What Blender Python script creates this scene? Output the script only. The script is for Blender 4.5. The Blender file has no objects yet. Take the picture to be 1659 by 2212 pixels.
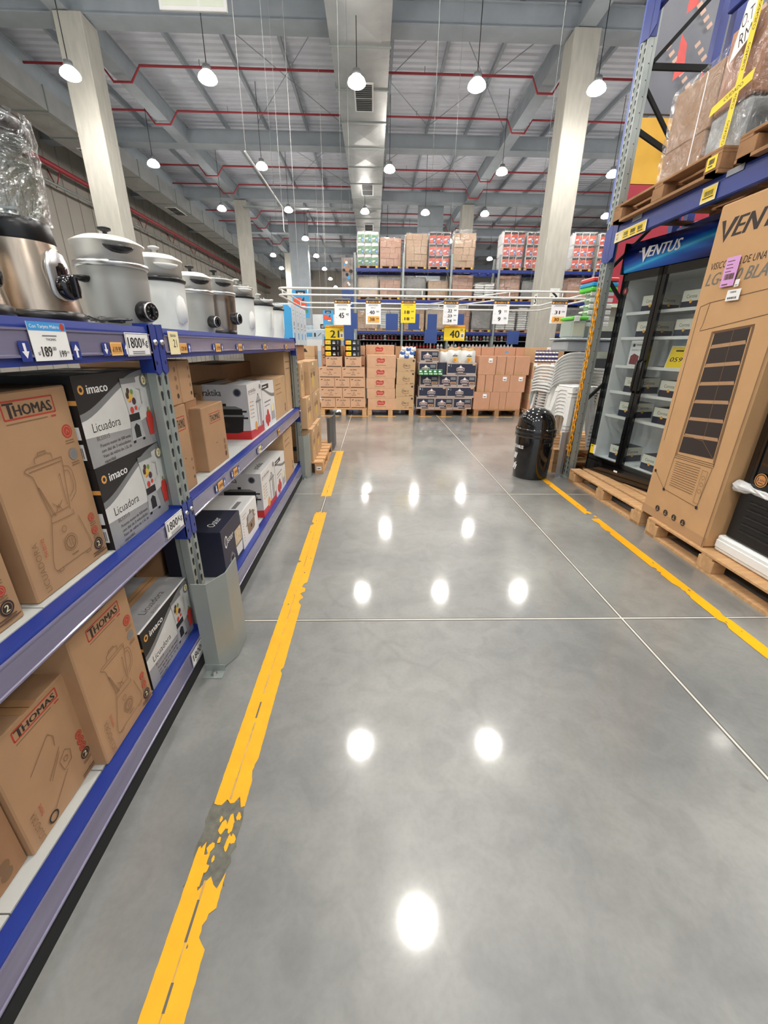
import bpy, math, random
from mathutils import Vector, Matrix
S = bpy.context.scene
COL = S.collection
RND = random.Random(7)
PI = math.pi

LAMP_W = 230          # lamp diffuser strength
WORLD = .7
EXPO = 0.36
# ------------------------------------------------------------------ materials
def lin(c):
    return tuple(((v / 255) / 12.92 if v / 255 <= .04045 else ((v / 255 + .055) / 1.055) ** 2.4) for v in c) + (1,)
MATS = {}
def mat(name, rgb, rough=.6, metal=0, spec=.5, var=.06, scale=6, bump=0, coat=0, alpha=1, trans=0, emit=0, stretch=None, bscale=None):
    """Procedural material: noise-varied colour, optional bump."""
    if name in MATS: return MATS[name]
    m = bpy.data.materials.new(name); m.use_nodes = True
    nt = m.node_tree; b = nt.nodes['Principled BSDF']; L = nt.links.new
    tc = nt.nodes.new('ShaderNodeTexCoord'); src = tc.outputs['Object']
    if stretch:
        mp = nt.nodes.new('ShaderNodeMapping'); mp.inputs['Scale'].default_value = stretch
        L(src, mp.inputs['Vector']); src = mp.outputs['Vector']
    if var > 0:
        nz = nt.nodes.new('ShaderNodeTexNoise'); nz.inputs['Scale'].default_value = scale; nz.inputs['Detail'].default_value = 6
        L(src, nz.inputs['Vector'])
        rp = nt.nodes.new('ShaderNodeValToRGB'); c = lin(rgb)
        rp.color_ramp.elements[0].position = .3; rp.color_ramp.elements[1].position = .7
        rp.color_ramp.elements[0].color = tuple(min(1, v * (1 - var)) for v in c[:3]) + (1,)
        rp.color_ramp.elements[1].color = tuple(min(1, v * (1 + var)) for v in c[:3]) + (1,)
        L(nz.outputs['Fac'], rp.inputs['Fac']); L(rp.outputs['Color'], b.inputs['Base Color'])
        if bump:
            bp = nt.nodes.new('ShaderNodeBump'); bp.inputs['Strength'].default_value = bump; bp.inputs['Distance'].default_value = .02
            h = nz.outputs['Fac']
            if bscale:
                n2 = nt.nodes.new('ShaderNodeTexNoise'); n2.inputs['Scale'].default_value = bscale; n2.inputs['Detail'].default_value = 3
                n2.inputs['Distortion'].default_value = 1.2
                L(src, n2.inputs['Vector']); h = n2.outputs['Fac']
            L(h, bp.inputs['Height']); L(bp.outputs['Normal'], b.inputs['Normal'])
    else:
        b.inputs['Base Color'].default_value = lin(rgb)
    b.inputs['Roughness'].default_value = rough; b.inputs['Metallic'].default_value = metal
    b.inputs['Specular IOR Level'].default_value = spec
    if coat: b.inputs['Coat Weight'].default_value = coat; b.inputs['Coat Roughness'].default_value = .08
    if alpha < 1: b.inputs['Alpha'].default_value = alpha
    if trans: b.inputs['Transmission Weight'].default_value = trans
    if emit:
        b.inputs['Emission Color'].default_value = lin(rgb); b.inputs['Emission Strength'].default_value = emit
    MATS[name] = m; return m

def film(name, amount, tint=(255, 255, 255), rough=.12, bump=.6, bscale=14):
    """Clear plastic film / glass sheet: mostly see-through with a wrinkled glossy skin."""
    if name in MATS: return MATS[name]
    m = bpy.data.materials.new(name); m.use_nodes = True; nt = m.node_tree; L = nt.links.new
    out = nt.nodes['Material Output']; nt.nodes.remove(nt.nodes['Principled BSDF'])
    t = nt.nodes.new('ShaderNodeBsdfTransparent'); t.inputs['Color'].default_value = lin(tint)
    g = nt.nodes.new('ShaderNodeBsdfGlossy'); g.inputs['Roughness'].default_value = rough
    mx = nt.nodes.new('ShaderNodeMixShader')
    lw = nt.nodes.new('ShaderNodeLayerWeight'); lw.inputs['Blend'].default_value = .5
    pw = nt.nodes.new('ShaderNodeMath'); pw.operation = 'POWER'; pw.inputs[1].default_value = 4.5; L(lw.outputs['Facing'], pw.inputs[0])
    fr = nt.nodes.new('ShaderNodeMath'); fr.operation = 'MULTIPLY'; fr.inputs[1].default_value = .55; L(pw.outputs[0], fr.inputs[0])
    ma = nt.nodes.new('ShaderNodeMath'); ma.operation = 'ADD'; ma.inputs[1].default_value = amount; ma.use_clamp = True
    L(fr.outputs[0], ma.inputs[0]); L(ma.outputs[0], mx.inputs[0]); L(t.outputs[0], mx.inputs[1]); L(g.outputs[0], mx.inputs[2])
    if bump:
        tc = nt.nodes.new('ShaderNodeTexCoord'); n = nt.nodes.new('ShaderNodeTexNoise'); n.inputs['Scale'].default_value = bscale
        n.inputs['Detail'].default_value = 4; n.inputs['Distortion'].default_value = 2
        bp = nt.nodes.new('ShaderNodeBump'); bp.inputs['Strength'].default_value = bump; bp.inputs['Distance'].default_value = .1
        L(tc.outputs['Object'], n.inputs['Vector']); L(n.outputs['Fac'], bp.inputs['Height']); L(bp.outputs['Normal'], g.inputs['Normal'])
    L(mx.outputs[0], out.inputs[0]); MATS[name] = m; return m

# ------------------------------------------------------------------ mesh builder
TXT = {}
def text_mesh(s, bold):
    k = (s, bold)
    if k not in TXT:
        cu = bpy.data.curves.new('t', 'FONT'); cu.body = s; cu.size = 1; cu.offset = bold; cu.resolution_u = 2
        o = bpy.data.objects.new('t', cu); me = bpy.data.meshes.new_from_object(o)
        vs = [(v.co.x, v.co.y) for v in me.vertices]; fs = [tuple(p.vertices) for p in me.polygons]
        bpy.data.objects.remove(o); bpy.data.meshes.remove(me); bpy.data.curves.remove(cu)
        x0 = min(v[0] for v in vs); x1 = max(v[0] for v in vs)
        TXT[k] = ([(x - x0, y) for x, y in vs], fs, x1 - x0)
    return TXT[k]

def V3(p): return Vector(p)
class MB:
    def __init__(s): s.v = []; s.f = []; s.mi = []; s.sm = []; s.mats = []; s.lift = 0
    def idx(s, m):
        if m not in s.mats: s.mats.append(m)
        return s.mats.index(m)
    def add(s, vs, fs, m, smooth=False):
        b = len(s.v); s.v += [tuple(p) for p in vs]; k = s.idx(m)
        for f in fs: s.f.append(tuple(b + i for i in f)); s.mi.append(k); s.sm.append(smooth)
        return s
    def box(s, x0, x1, y0, y1, z0, z1, m, bev=0):
        if x1 < x0: x0, x1 = x1, x0
        if y1 < y0: y0, y1 = y1, y0
        if z1 < z0: z0, z1 = z1, z0
        if not bev:
            v = [(x, y, z) for z in (z0, z1) for y in (y0, y1) for x in (x0, x1)]
            return s.add(v, [(0, 2, 3, 1), (4, 5, 7, 6), (0, 1, 5, 4), (2, 6, 7, 3), (0, 4, 6, 2), (1, 3, 7, 5)], m)
        b = min(bev, (x1 - x0) * .45, (y1 - y0) * .45, (z1 - z0) * .45)
        P = {}; v = []
        X, Y, Z = (x0, x1), (y0, y1), (z0, z1); sg = (1, -1)
        for i in (0, 1):
            for j in (0, 1):
                for k in (0, 1):
                    for a in range(3):
                        o = [b * sg[i], b * sg[j], b * sg[k]]; o[a] = 0
                        P[i, j, k, a] = len(v); v.append((X[i] + o[0], Y[j] + o[1], Z[k] + o[2]))
        f = []
        for a in range(3):
            for e in (0, 1):
                c = []
                for p, q in ((0, 0), (1, 0), (1, 1), (0, 1)):
                    t = [p, q]; t.insert(a, e); c.append(P[t[0], t[1], t[2], a])
                f.append(tuple(c if (e == 1) == (a != 1) else c[::-1]))
        for a in range(3):
            o1, o2 = [q for q in range(3) if q != a]
            for p in (0, 1):
                for q in (0, 1):
                    def C(val, ax):
                        t = [0, 0, 0]; t[a] = val; t[o1] = p; t[o2] = q; return P[t[0], t[1], t[2], ax]
                    f.append((C(0, o1), C(1, o1), C(1, o2), C(0, o2)))
        for i in (0, 1):
            for j in (0, 1):
                for k in (0, 1): f.append((P[i, j, k, 0], P[i, j, k, 1], P[i, j, k, 2]))
        return s.add(v, f, m)
    def obox(s, c, ux, uy, uz, m):
        """box from centre and three half vectors"""
        c, ux, uy, uz = map(V3, (c, ux, uy, uz))
        v = [c + ux * i + uy * j + uz * k for k in (-1, 1) for j in (-1, 1) for i in (-1, 1)]
        return s.add(v, [(0, 2, 3, 1), (4, 5, 7, 6), (0, 1, 5, 4), (2, 6, 7, 3), (0, 4, 6, 2), (1, 3, 7, 5)], m)
    def lathe(s, prof, m, c=(0, 0, 0), n=32, smooth=True, axis='z', sx=1, sy=1):
        v = []; f = []
        for r, z in prof:
            for i in range(n):
                a = 2 * PI * i / n
                p = (r * math.cos(a) * sx, r * math.sin(a) * sy, z)
                if axis == 'x': p = (p[2], p[0], p[1])
                elif axis == 'y': p = (p[0], p[2], p[1])
                v.append((c[0] + p[0], c[1] + p[1], c[2] + p[2]))
        for k in range(len(prof) - 1):
            for i in range(n):
                j = (i + 1) % n; f.append((k * n + i, k * n + j, (k + 1) * n + j, (k + 1) * n + i))
        s.add(v, f, m, smooth)
        if prof[0][0] > 1e-5: s.add(v[:n], [tuple(range(n))[::-1]], m)
        if prof[-1][0] > 1e-5: s.add(v[-n:], [tuple(range(n))], m)
        return s
    def tube(s, pts, r, m, n=8, closed=False, smooth=True):
        P = [V3(p) for p in pts]; N = len(P); v = []; f = []; up = None
        for i in range(N):
            t = (P[(i + 1) % N] - P[i - 1]) if closed else (P[min(i + 1, N - 1)] - P[max(i - 1, 0)])
            t.normalize()
            if up is None:
                up = Vector((0, 0, 1)) if abs(t.z) < .9 else Vector((1, 0, 0))
            a = t.cross(up)
            if a.length < 1e-4: a = t.cross(Vector((0, 1, 0)))
            a.normalize(); b = a.cross(t); up = b
            rr = r[i] if isinstance(r, (list, tuple)) else r
            for k in range(n):
                w = 2 * PI * k / n; v.append(P[i] + a * math.cos(w) * rr + b * math.sin(w) * rr)
        for i in range(N if closed else N - 1):
            q = (i + 1) % N
            for k in range(n):
                l = (k + 1) % n; f.append((i * n + k, i * n + l, q * n + l, q * n + k))
        if not closed: f += [tuple(range(n))[::-1], tuple(range((N - 1) * n, N * n))]
        return s.add(v, f, m, smooth)
    def prism(s, pts, z0, z1, m, axis='z'):
        """outline pts extruded along an axis; pts are the two other coordinates in order"""
        def mk(a, b, c): return (a, b, c) if axis == 'z' else ((c, a, b) if axis == 'x' else (a, c, b))
        n = len(pts)
        v = [mk(a, b, z0) for a, b in pts] + [mk(a, b, z1) for a, b in pts]
        f = [tuple(range(n))[::-1], tuple(range(n, 2 * n))] + [(i, (i + 1) % n, n + (i + 1) % n, n + i) for i in range(n)]
        return s.add(v, f, m)
    def sheet(s, grid, m, smooth=True, thick=0):
        R = len(grid); Cn = len(grid[0]); v = [p for r in grid for p in r]
        f = [(i * Cn + j, i * Cn + j + 1, (i + 1) * Cn + j + 1, (i + 1) * Cn + j) for i in range(R - 1) for j in range(Cn - 1)]
        return s.add(v, f, m, smooth)
    def build(s, name, parent=None, loc=(0, 0, 0), rz=0):
        me = bpy.data.meshes.new(name); me.from_pydata(s.v, [], s.f)
        for m in s.mats: me.materials.append(m)
        me.polygons.foreach_set('material_index', s.mi); me.polygons.foreach_set('use_smooth', s.sm); me.update()
        o = bpy.data.objects.new(name, me); COL.objects.link(o)
        o.location = loc; o.rotation_euler = (0, 0, rz)
        if parent: o.parent = parent
        return o

class Face:
    """A flat printed side: x right, y up, seen from outside."""
    def __init__(s, mb, O, U, V, w, h):
        s.mb = mb; s.O = V3(O); s.U = V3(U).normalized(); s.V = V3(V).normalized(); s.N = s.U.cross(s.V); s.w = w; s.h = h; s.l = .0003; s.step = .00007
    def at(s, x, y): return s.O + s.U * x + s.V * y + s.N * s.l
    def poly(s, pts, m): s.l += s.step; s.mb.add([s.at(*p) for p in pts], [tuple(range(len(pts)))], m); return s
    def rect(s, x, y, w, h, m): return s.poly([(x, y), (x + w, y), (x + w, y + h), (x, y + h)], m)
    def disc(s, x, y, r, m, n=20, ry=None): return s.poly([(x + r * math.cos(2 * PI * i / n), y + (ry or r) * math.sin(2 * PI * i / n)) for i in range(n)], m)
    def line(s, pts, w, m):
        s.l += s.step
        for a, b in zip(pts, pts[1:]):
            d = Vector((b[0] - a[0], b[1] - a[1]))
            if d.length < 1e-6: continue
            d.normalize(); n = Vector((-d.y, d.x)) * w / 2
            s.mb.add([s.at(a[0] + n.x, a[1] + n.y), s.at(a[0] - n.x, a[1] - n.y), s.at(b[0] - n.x, b[1] - n.y), s.at(b[0] + n.x, b[1] + n.y)], [(0, 1, 2, 3)], m)
        return s
    def frame(s, x, y, w, h, t, m): return s.line([(x, y), (x + w, y), (x + w, y + h), (x, y + h), (x, y)], t, m)
    def ring(s, x, y, r, t, m, n=20): return s.line([(x + r * math.cos(2 * PI * i / n), y + r * math.sin(2 * PI * i / n)) for i in range(n + 1)], t, m)
    def text(s, t, x, y, h, m, w=None, bold=.01, shear=0, al='l', rot=0):
        s.l += s.step
        th = max(0, bold - .006); vs, fs, tw = text_mesh(t, min(bold, 0)); k = h / .7; kx = (w / tw) if w else k
        W = tw * kx; x0 = {'l': 0, 'c': -W / 2, 'r': -W}[al]; c, sn = math.cos(rot), math.sin(rot)
        for d in ((0,) if th <= 0 else (-th * .9, th * .9)):
            out = []; s.l += s.step * .5
            for a, b in vs:
                p = x0 + (a + d) * kx + b * k * shear; q = b * k
                out.append(s.at(x + p * c - q * sn, y + p * sn + q * c))
            s.mb.add(out, fs, m)
        return s

def box_face(mb, x0, x1, y0, y1, z0, z1, side):
    if side == '+x': return Face(mb, (x1, y0, z0), (0, 1, 0), (0, 0, 1), y1 - y0, z1 - z0)
    if side == '-x': return Face(mb, (x0, y1, z0), (0, -1, 0), (0, 0, 1), y1 - y0, z1 - z0)
    if side == '-y': return Face(mb, (x0, y0, z0), (1, 0, 0), (0, 0, 1), x1 - x0, z1 - z0)
    if side == '+z': return Face(mb, (x0, y0, z1), (1, 0, 0), (0, 1, 0), x1 - x0, y1 - y0)
    if side == '+zl': return Face(mb, (x1, y0, z1), (0, 1, 0), (-1, 0, 0), y1 - y0, x1 - x0)

# ------------------------------------------------------------------ things
def tag(o, label, cat, group=None):
    o['label'] = label; o['category'] = cat
    if group: o['group'] = group
    return o
def thing(name, label, cat, loc=(0, 0, 0), rz=0, group=None):
    o = bpy.data.objects.new(name, None); o.empty_display_size = .1; COL.objects.link(o)
    o.location = loc; o.rotation_euler = (0, 0, rz); return tag(o, label, cat, group)
def struct(o, label=None):
    o['kind'] = 'structure'
    if label: o['label'] = label
    return o
def kids(o): return [c for c in bpy.data.objects if c.parent == o]
def dup(o, loc=None, rz=None, label=None, group=None, parent=None, depth=0):
    c = o.copy(); COL.objects.link(c)
    if parent is not None: c.parent = parent
    if loc is not None: c.location = loc
    if rz is not None: c.rotation_euler = (0, 0, rz)
    if label: c['label'] = label
    if group: c['group'] = group
    for k in o.children: dup(k, parent=c)
    return c
ORD = ['first', 'second', 'third', 'fourth', 'fifth', 'sixth', 'seventh', 'eighth', 'ninth', 'tenth', 'eleventh', 'twelfth', 'thirteenth', 'fourteenth', 'fifteenth', 'sixteenth']

# ------------------------------------------------------------------ palette
M_card = mat('cardboard', (174, 138, 104), .8, var=.06, scale=9, spec=.2)
M_card2 = mat('cardboard_pale', (192, 158, 120), .8, var=.05, scale=7, spec=.2)
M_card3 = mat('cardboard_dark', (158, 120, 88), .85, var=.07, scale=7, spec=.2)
M_cardpink = mat('cardboard_milk', (201, 160, 128), .8, var=.05, scale=8, spec=.2)
M_tape = mat('packing_tape', (180, 138, 96), .35, var=.03)
M_ink = mat('dark_ink', (48, 38, 34), .7, var=0)
M_inkl = mat('faded_ink', (128, 98, 70), .8, var=0)
M_inkm = mat('mid_ink', (96, 70, 52), .8, var=0)
M_red = mat('red_ink', (176, 58, 44), .6, var=0)
M_white = mat('white_paper', (236, 236, 234), .55, var=.02)
M_black = mat('black_print', (24, 24, 26), .45, var=0)
M_gray = mat('gray_print', (120, 122, 122), .5, var=0)
M_blue = mat('rack_blue', (32, 54, 134), .38, var=.08, scale=3)
M_lav = mat('price_rail_plastic', (118, 114, 140), .24, var=.12, scale=3, stretch=(1, .5, 6), coat=.5)
M_deck = mat('shelf_gray', (196, 200, 196), .45, var=.04)
M_post = mat('galvanised_gray', (150, 158, 154), .42, metal=.35, var=.06, scale=4)
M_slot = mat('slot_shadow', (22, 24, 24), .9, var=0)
M_steel = mat('bright_steel', (196, 196, 196), .28, metal=1, var=.05)
M_yellow = mat('floor_yellow', (238, 168, 8), .5, var=.05, scale=14)
M_wood = mat('pallet_wood', (196, 156, 112), .75, var=.16, scale=5, stretch=(1, 8, 3), spec=.2)
M_wood2 = mat('pallet_wood_dark', (160, 122, 88), .8, var=.18, scale=5, stretch=(6, 1, 3), spec=.2)
M_plastW = mat('white_plastic', (226, 226, 222), .35, var=.02)
M_plastB = mat('black_plastic', (20, 20, 22), .3, var=.05)
M_gloss = mat('gloss_black', (12, 12, 13), .12, var=0, coat=.6)
M_conc = mat('column_concrete', (182, 180, 170), .85, var=.09, scale=3, stretch=(3, 3, .6), bump=.05, spec=.2)
M_beam = mat('roof_steel', (158, 166, 172), .65, var=.08, scale=2)
M_deckroof = mat('roof_deck', (228, 231, 238), .6, metal=.0, var=.05, scale=1.5)
M_duct = mat('duct_foil', (176, 178, 176), .46, metal=.7, var=.1, scale=1.6, bump=.5, bscale=1.4)
M_pipe = mat('sprinkler_red', (164, 50, 58), .45, var=.04)
M_film = film('shrink_film', .2, rough=.16, bump=1, bscale=6)
M_film2 = film('pallet_film', .2, rough=.13, bump=1, bscale=4)
M_glass = film('door_glass', .035, tint=(248, 251, 251), rough=.02, bump=0)
M_clear = film('clear_plastic', .05, tint=(236, 240, 238), rough=.1, bump=.1)
M_navy = mat('navy_card', (38, 42, 62), .5, var=.05)
M_org = mat('price_yellow', (248, 214, 40), .5, var=0)
M_orange = mat('tag_orange', (226, 164, 84), .5, var=.04)
M_cream = mat('cream_label', (240, 228, 180), .5, var=.02)

# ------------------------------------------------------------------ camera
cam = bpy.data.cameras.new('camera'); co = bpy.data.objects.new('camera', cam); COL.objects.link(co); S.camera = co
cam.sensor_fit = 'HORIZONTAL'; cam.sensor_width = 36; cam.lens = 885.396 / 1659 * 36; cam.clip_end = 200; cam.clip_start = .05
pt, yw, rl = .385207, .0285996, .0112819
def Rx(a): return Matrix.Rotation(a, 3, 'X')
def Rz(a): return Matrix.Rotation(a, 3, 'Z')
base = Matrix(((1, 0, 0), (0, 0, -1), (0, 1, 0)))
w2c = Rz(rl) @ Rx(pt) @ base @ Rz(yw)                      # camera axes: right, down, forward
c2w = w2c.transposed() @ Matrix(((1, 0, 0), (0, -1, 0), (0, 0, -1)))
co.matrix_world = Matrix.Translation((0, 0, 1.45)) @ c2w.to_4x4()

# ------------------------------------------------------------------ the hall
def concrete():
    m = bpy.data.materials.new('polished_concrete'); m.use_nodes = True; nt = m.node_tree; L = nt.links.new
    b = nt.nodes['Principled BSDF']; tc = nt.nodes.new('ShaderNodeTexCoord')
    def noise(sc, det, dist=0):
        n = nt.nodes.new('ShaderNodeTexNoise'); n.inputs['Scale'].default_value = sc; n.inputs['Detail'].default_value = det; n.inputs['Distortion'].default_value = dist
        L(tc.outputs['Object'], n.inputs['Vector']); return n.outputs['Fac']
    def ramp(f, p0, c0, p1, c1):
        r = nt.nodes.new('ShaderNodeValToRGB'); e = r.color_ramp.elements
        e[0].position = p0; e[0].color = c0; e[1].position = p1; e[1].color = c1; L(f, r.inputs['Fac']); return r.outputs['Color']
    def mix(a, bb, f, mode='MIX'):
        x = nt.nodes.new('ShaderNodeMix'); x.data_type = 'RGBA'; x.blend_type = mode
        if isinstance(f, float): x.inputs[0].default_value = f
        else: L(f, x.inputs[0])
        L(a, x.inputs[6]); L(bb, x.inputs[7]); return x.outputs[2]
    c1 = ramp(noise(.9, 8, .6), .32, lin((110, 112, 111)), .7, lin((146, 146, 141)))
    c2 = ramp(noise(7, 9, 1.2), .34, (.74, .74, .74, 1), .6, (1, 1, 1, 1))
    c3 = ramp(noise(60, 4), .3, (.9, .9, .9, 1), .6, (1, 1, 1, 1))
    c = mix(mix(c1, c2, .55, 'MULTIPLY'), c3, .7, 'MULTIPLY')
    vo = nt.nodes.new('ShaderNodeTexVoronoi'); vo.feature = 'DISTANCE_TO_EDGE'; vo.inputs['Scale'].default_value = .55
    nv = nt.nodes.new('ShaderNodeTexNoise'); nv.inputs['Scale'].default_value = 1.6; nv.inputs['Detail'].default_value = 6
    L(tc.outputs['Object'], nv.inputs['Vector'])
    ad = nt.nodes.new('ShaderNodeMix'); ad.data_type = 'VECTOR'; ad.inputs[0].default_value = .35
    L(tc.outputs['Object'], ad.inputs[4]); L(nv.outputs['Color'], ad.inputs[5]); L(ad.outputs[1], vo.inputs['Vector'])
    crack = ramp(vo.outputs['Distance'], .002, (1, 1, 1, 1), .009, (0, 0, 0, 1))
    mask = ramp(noise(.8, 3), .52, (0, 0, 0, 1), .62, (.5, .5, .5, 1))
    mm = nt.nodes.new('ShaderNodeMath'); mm.operation = 'MULTIPLY'; L(crack, mm.inputs[0]); L(mask, mm.inputs[1])
    dk = nt.nodes.new('ShaderNodeRGB'); dk.outputs[0].default_value = lin((86, 84, 80))
    L(mix(c, dk.outputs[0], mm.outputs[0]), b.inputs['Base Color'])
    rr = nt.nodes.new('ShaderNodeMapRange'); rr.inputs['To Min'].default_value = .04; rr.inputs['To Max'].default_value = .13
    L(noise(2.2, 6, .8), rr.inputs['Value']); L(rr.outputs[0], b.inputs['Coat Roughness']); b.inputs['Coat Weight'].default_value = .75
    b.inputs['Roughness'].default_value = .36; b.inputs['Specular IOR Level'].default_value = .6
    bp = nt.nodes.new('ShaderNodeBump'); bp.inputs['Strength'].default_value = .05; bp.inputs['Distance'].default_value = .01
    L(noise(14, 5), bp.inputs['Height']); L(bp.outputs['Normal'], b.inputs['Normal'])
    return m
M_floor = concrete()
X0, X1, Y0, Y1, ZR = -15.2, 25, -9, 66, 11.1
struct(MB().box(X0 - .3, X1 + .3, Y0, Y1, -.2, 0, M_floor).build('floor'), 'polished grey concrete floor slab')
M_j1 = mat('joint_dark', (92, 90, 86), .8, var=.1); M_j2 = mat('joint_filler', (196, 192, 182), .7, var=.08, scale=20)
for k, (ax, p) in enumerate([('y', 1.441), ('y', -.488), ('y', 3.37), ('y', 5.3), ('y', -2.42), ('x', 1.937), ('x', 4.078), ('x', -.2), ('x', 9.9), ('x', 13.9)]):
    b = MB()
    for w, z, m in ((.011, .0006, M_j1), (.0045, .001, M_j2)):
        if ax == 'y': b.box(p - w, p + w, Y0, Y1 if p in (1.441, -.488) else 9.2, 0, z, m)
        else: b.box(X0, X1, p - w, p + w, 0, z - .0001, m)
    struct(b.build('floor_joint'))
# walls
M_wall = mat('wall_panel', (172, 166, 156), .75, var=.05, scale=.7)
b = MB().box(X0 - .2, X0, Y0, Y1, 0, ZR + .3, M_wall)
for y in range(0, 66, 1): b.box(X0, X0 + .04, y, y + .12, 0, ZR, M_wall)
struct(b.build('wall_left'), 'beige ribbed metal side wall')
struct(MB().box(X1, X1 + .2, Y0, Y1, 0, ZR + .3, M_wall).build('wall_right'))
M_bright = mat('bright_area_white', (226, 230, 232), .6, var=.03)
struct(MB().box(X0, X1, Y1, Y1 + .2, 0, ZR + .3, M_wall).build('wall_back'))
# corrugated roof deck
prof = []; y = Y0
while y < Y1: prof += [(y, 0), (y + .16, 0), (y + .2, .06), (y + .3, .06), (y + .34, 0)]; y += .34
b = MB(); b.sheet([[(x, yy, ZR + z) for yy, z in prof] for x in (X0, X1)], M_deckroof, smooth=False)
struct(b.build('ceiling'), 'corrugated metal roof deck')
def I_beam(axis, p, q0, q1, z0, z1, w):
    b = MB(); h = w / 2
    def bx(a, c, u, v):
        if axis == 'x': b.box(q0, q1, p + a, p + c, u, v, M_beam)
        else: b.box(p + a, p + c, q0, q1, u, v, M_beam)
    bx(-h, h, z0, z0 + .03); bx(-h * .78, h * .78, z0 + .03, z1 - .03); bx(-h, h, z1 - .03, z1)
    struct(b.build('ceiling_beam'))
for y in (.4, 8.4, 16.45, 24.4, 32.0, 40.4, 48.4, 56.4): I_beam('x', y, X0, X1, 10.0, 10.55, .66)
for x in (-8.72, 6.12, 20.9): I_beam('y', x, Y0, Y1, 9.98, 10.62, .5)
I_beam('y', -12.15, Y0, Y1, 9.95, 10.6, .5)
x = 2.53 - 1.9 * 9
for k in range(22):
    xx = 2.53 + (k - 9) * 1.885
    if X0 < xx < X1 and min(abs(xx + 8.72), abs(xx - 6.12)) > .5:
        struct(MB().box(xx - .05, xx + .05, Y0, Y1, 10.84, 10.87, M_beam).box(xx - .012, xx + .012, Y0, Y1, 10.87, 11.09, M_beam).build('ceiling_purlin'))
for (cx, cy) in ((6.16, 16.3), (-8.5, 16.3), (6.16, 32.2), (-8.5, 32.2), (20.9, 16.3), (-8.5, 48.2), (6.16, 48.2)):
    b = MB().box(cx - .39, cx + .39, cy - .39, cy + .39, 0, 9.96, M_conc, .02)
    for z in (2.4, 4.8, 7.2): b.box(cx - .392, cx + .392, cy - .392, cy + .392, z, z + .012, M_conc)
    struct(b.build('concrete_column'), 'square concrete column')
# roof bracing rods
for (y0, y1) in ((17, 24), (24.8, 31.8)):
    for (x0, x1) in ((-5.2, -1.4), (-1.4, 2.5), (2.5, 6)):
        for a, c in (((x0, y0), (x1, y1)), ((x1, y0), (x0, y1))):
            struct(MB().tube([(a[0], a[1], 10.8), (c[0], c[1], 10.8)], .014, M_beam, 5).build('ceiling_brace'))

# sprinkler pipes
for i, (yy, zz) in enumerate(((19.05, 10.3), (22.0, 10.3), (27.55, 10.3), (30.3, 10.3), (35.5, 10.3), (38.2, 10.3), (43.6, 10.3))):
    pts = [(X0 + .3, yy, zz), (-9.35, yy, zz), (-9.02, yy, 9.86), (-8.4, yy, 9.86), (-8.05, yy, zz), (5.62, yy, zz), (5.86, yy, 9.86), (6.4, yy, 9.86), (6.68, yy, zz), (20, yy, zz)]
    t = thing('sprinkler_pipe', f'thin red sprinkler pipe under the roof, {ORD[i]} one along the hall', 'pipe', (0, 0, 0), 0, 'sprinkler pipes')
    MB().tube(pts, .038, M_pipe, 8).build('pipe', t)
    for x in (-6, -2.8, 1.8, 4.2): MB().tube([(x, yy, zz), (x, yy, zz + .2)], .014, M_beam, 6).build('hanger', t)
t = thing('fire_main_pipe', 'thick red fire pipe bracketed along the ribbed side wall', 'pipe')
MB().tube([(-14.6, Y0, 8.9), (-14.6, Y1, 8.9)], .11, M_pipe, 10).build('pipe', t)
for y in range(8, 60, 4): MB().tube([(-14.6, y, 8.8), (-14.9, y, 8.2), (-15.15, y, 8.9)], .03, M_pipe, 5).build('bracket', t)
tag(MB().tube([(-14.7, Y0, 8.2), (-14.7, Y1, 8.2)], .06, M_post, 8).build('wall_mounted_conduit'), 'grey conduit running under the red fire pipe on the side wall', 'pipe')

# ducts
def duct(x0, x1, y0, y1, z0, z1, grs, label, gx):
    t = thing('air_duct', label, 'duct', ((x0 + x1) / 2, y0, z0))
    w = (x1 - x0) / 2; L = y1 - y0
    MB().box(-w, w, 0, L, 0, z1 - z0, M_duct).build('duct_body', t)
    y = .9
    while y < L: MB().box(-w - .03, w + .03, y, y + .05, -.03, z1 - z0 + .03, M_post).build('flange', t); y += 2.1
    for g in grs:
        f = MB().box(gx - .32, gx + .32, g - y0, g - y0 + 1.7, -.035, -.005, M_white).build('grille_frame', t)
        n = MB(); 
        for q in (0, 1): n.box(gx - .27, gx + .27, g - y0 + .06 + q * .83, g - y0 + .81 + q * .83, -.04, -.03, M_gray)
        for k in range(14): n.box(gx - .27, gx + .27, g - y0 + .08 + k * .115, g - y0 + .1 + k * .115, -.05, -.04, M_slot)
        n.build('grille', f)
    # creased panels
    for k in range(int(L / 2.1)):
        yy = 1.0 + k * 2.1
        c = MB(); c.add([(-w * .7, yy + .15, -.004), (w * .7, yy + .15, -.004), (0, yy + 1, -.05), (-w * .7, yy + 1.9, -.004), (w * .7, yy + 1.9, -.004)], [(0, 1, 2), (1, 4, 2), (4, 3, 2), (3, 0, 2)], M_duct)
        if not any(abs(yy + y0 + 1 - g - .8) < 1.6 for g in grs): c.build('creased_panel', t)
    return t
duct(-1.2, .47, 2, 60, 9.2, 9.95, (17.2, 26.0, 33.6, 42), 'long foil-clad air duct with white grilles over the middle of the aisle', .05)
duct(-13.2, -11.78, 6, 60, 9.2, 9.9, (22.5, 30.6), 'foil-clad air duct high beside the ribbed side wall', .05)
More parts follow.
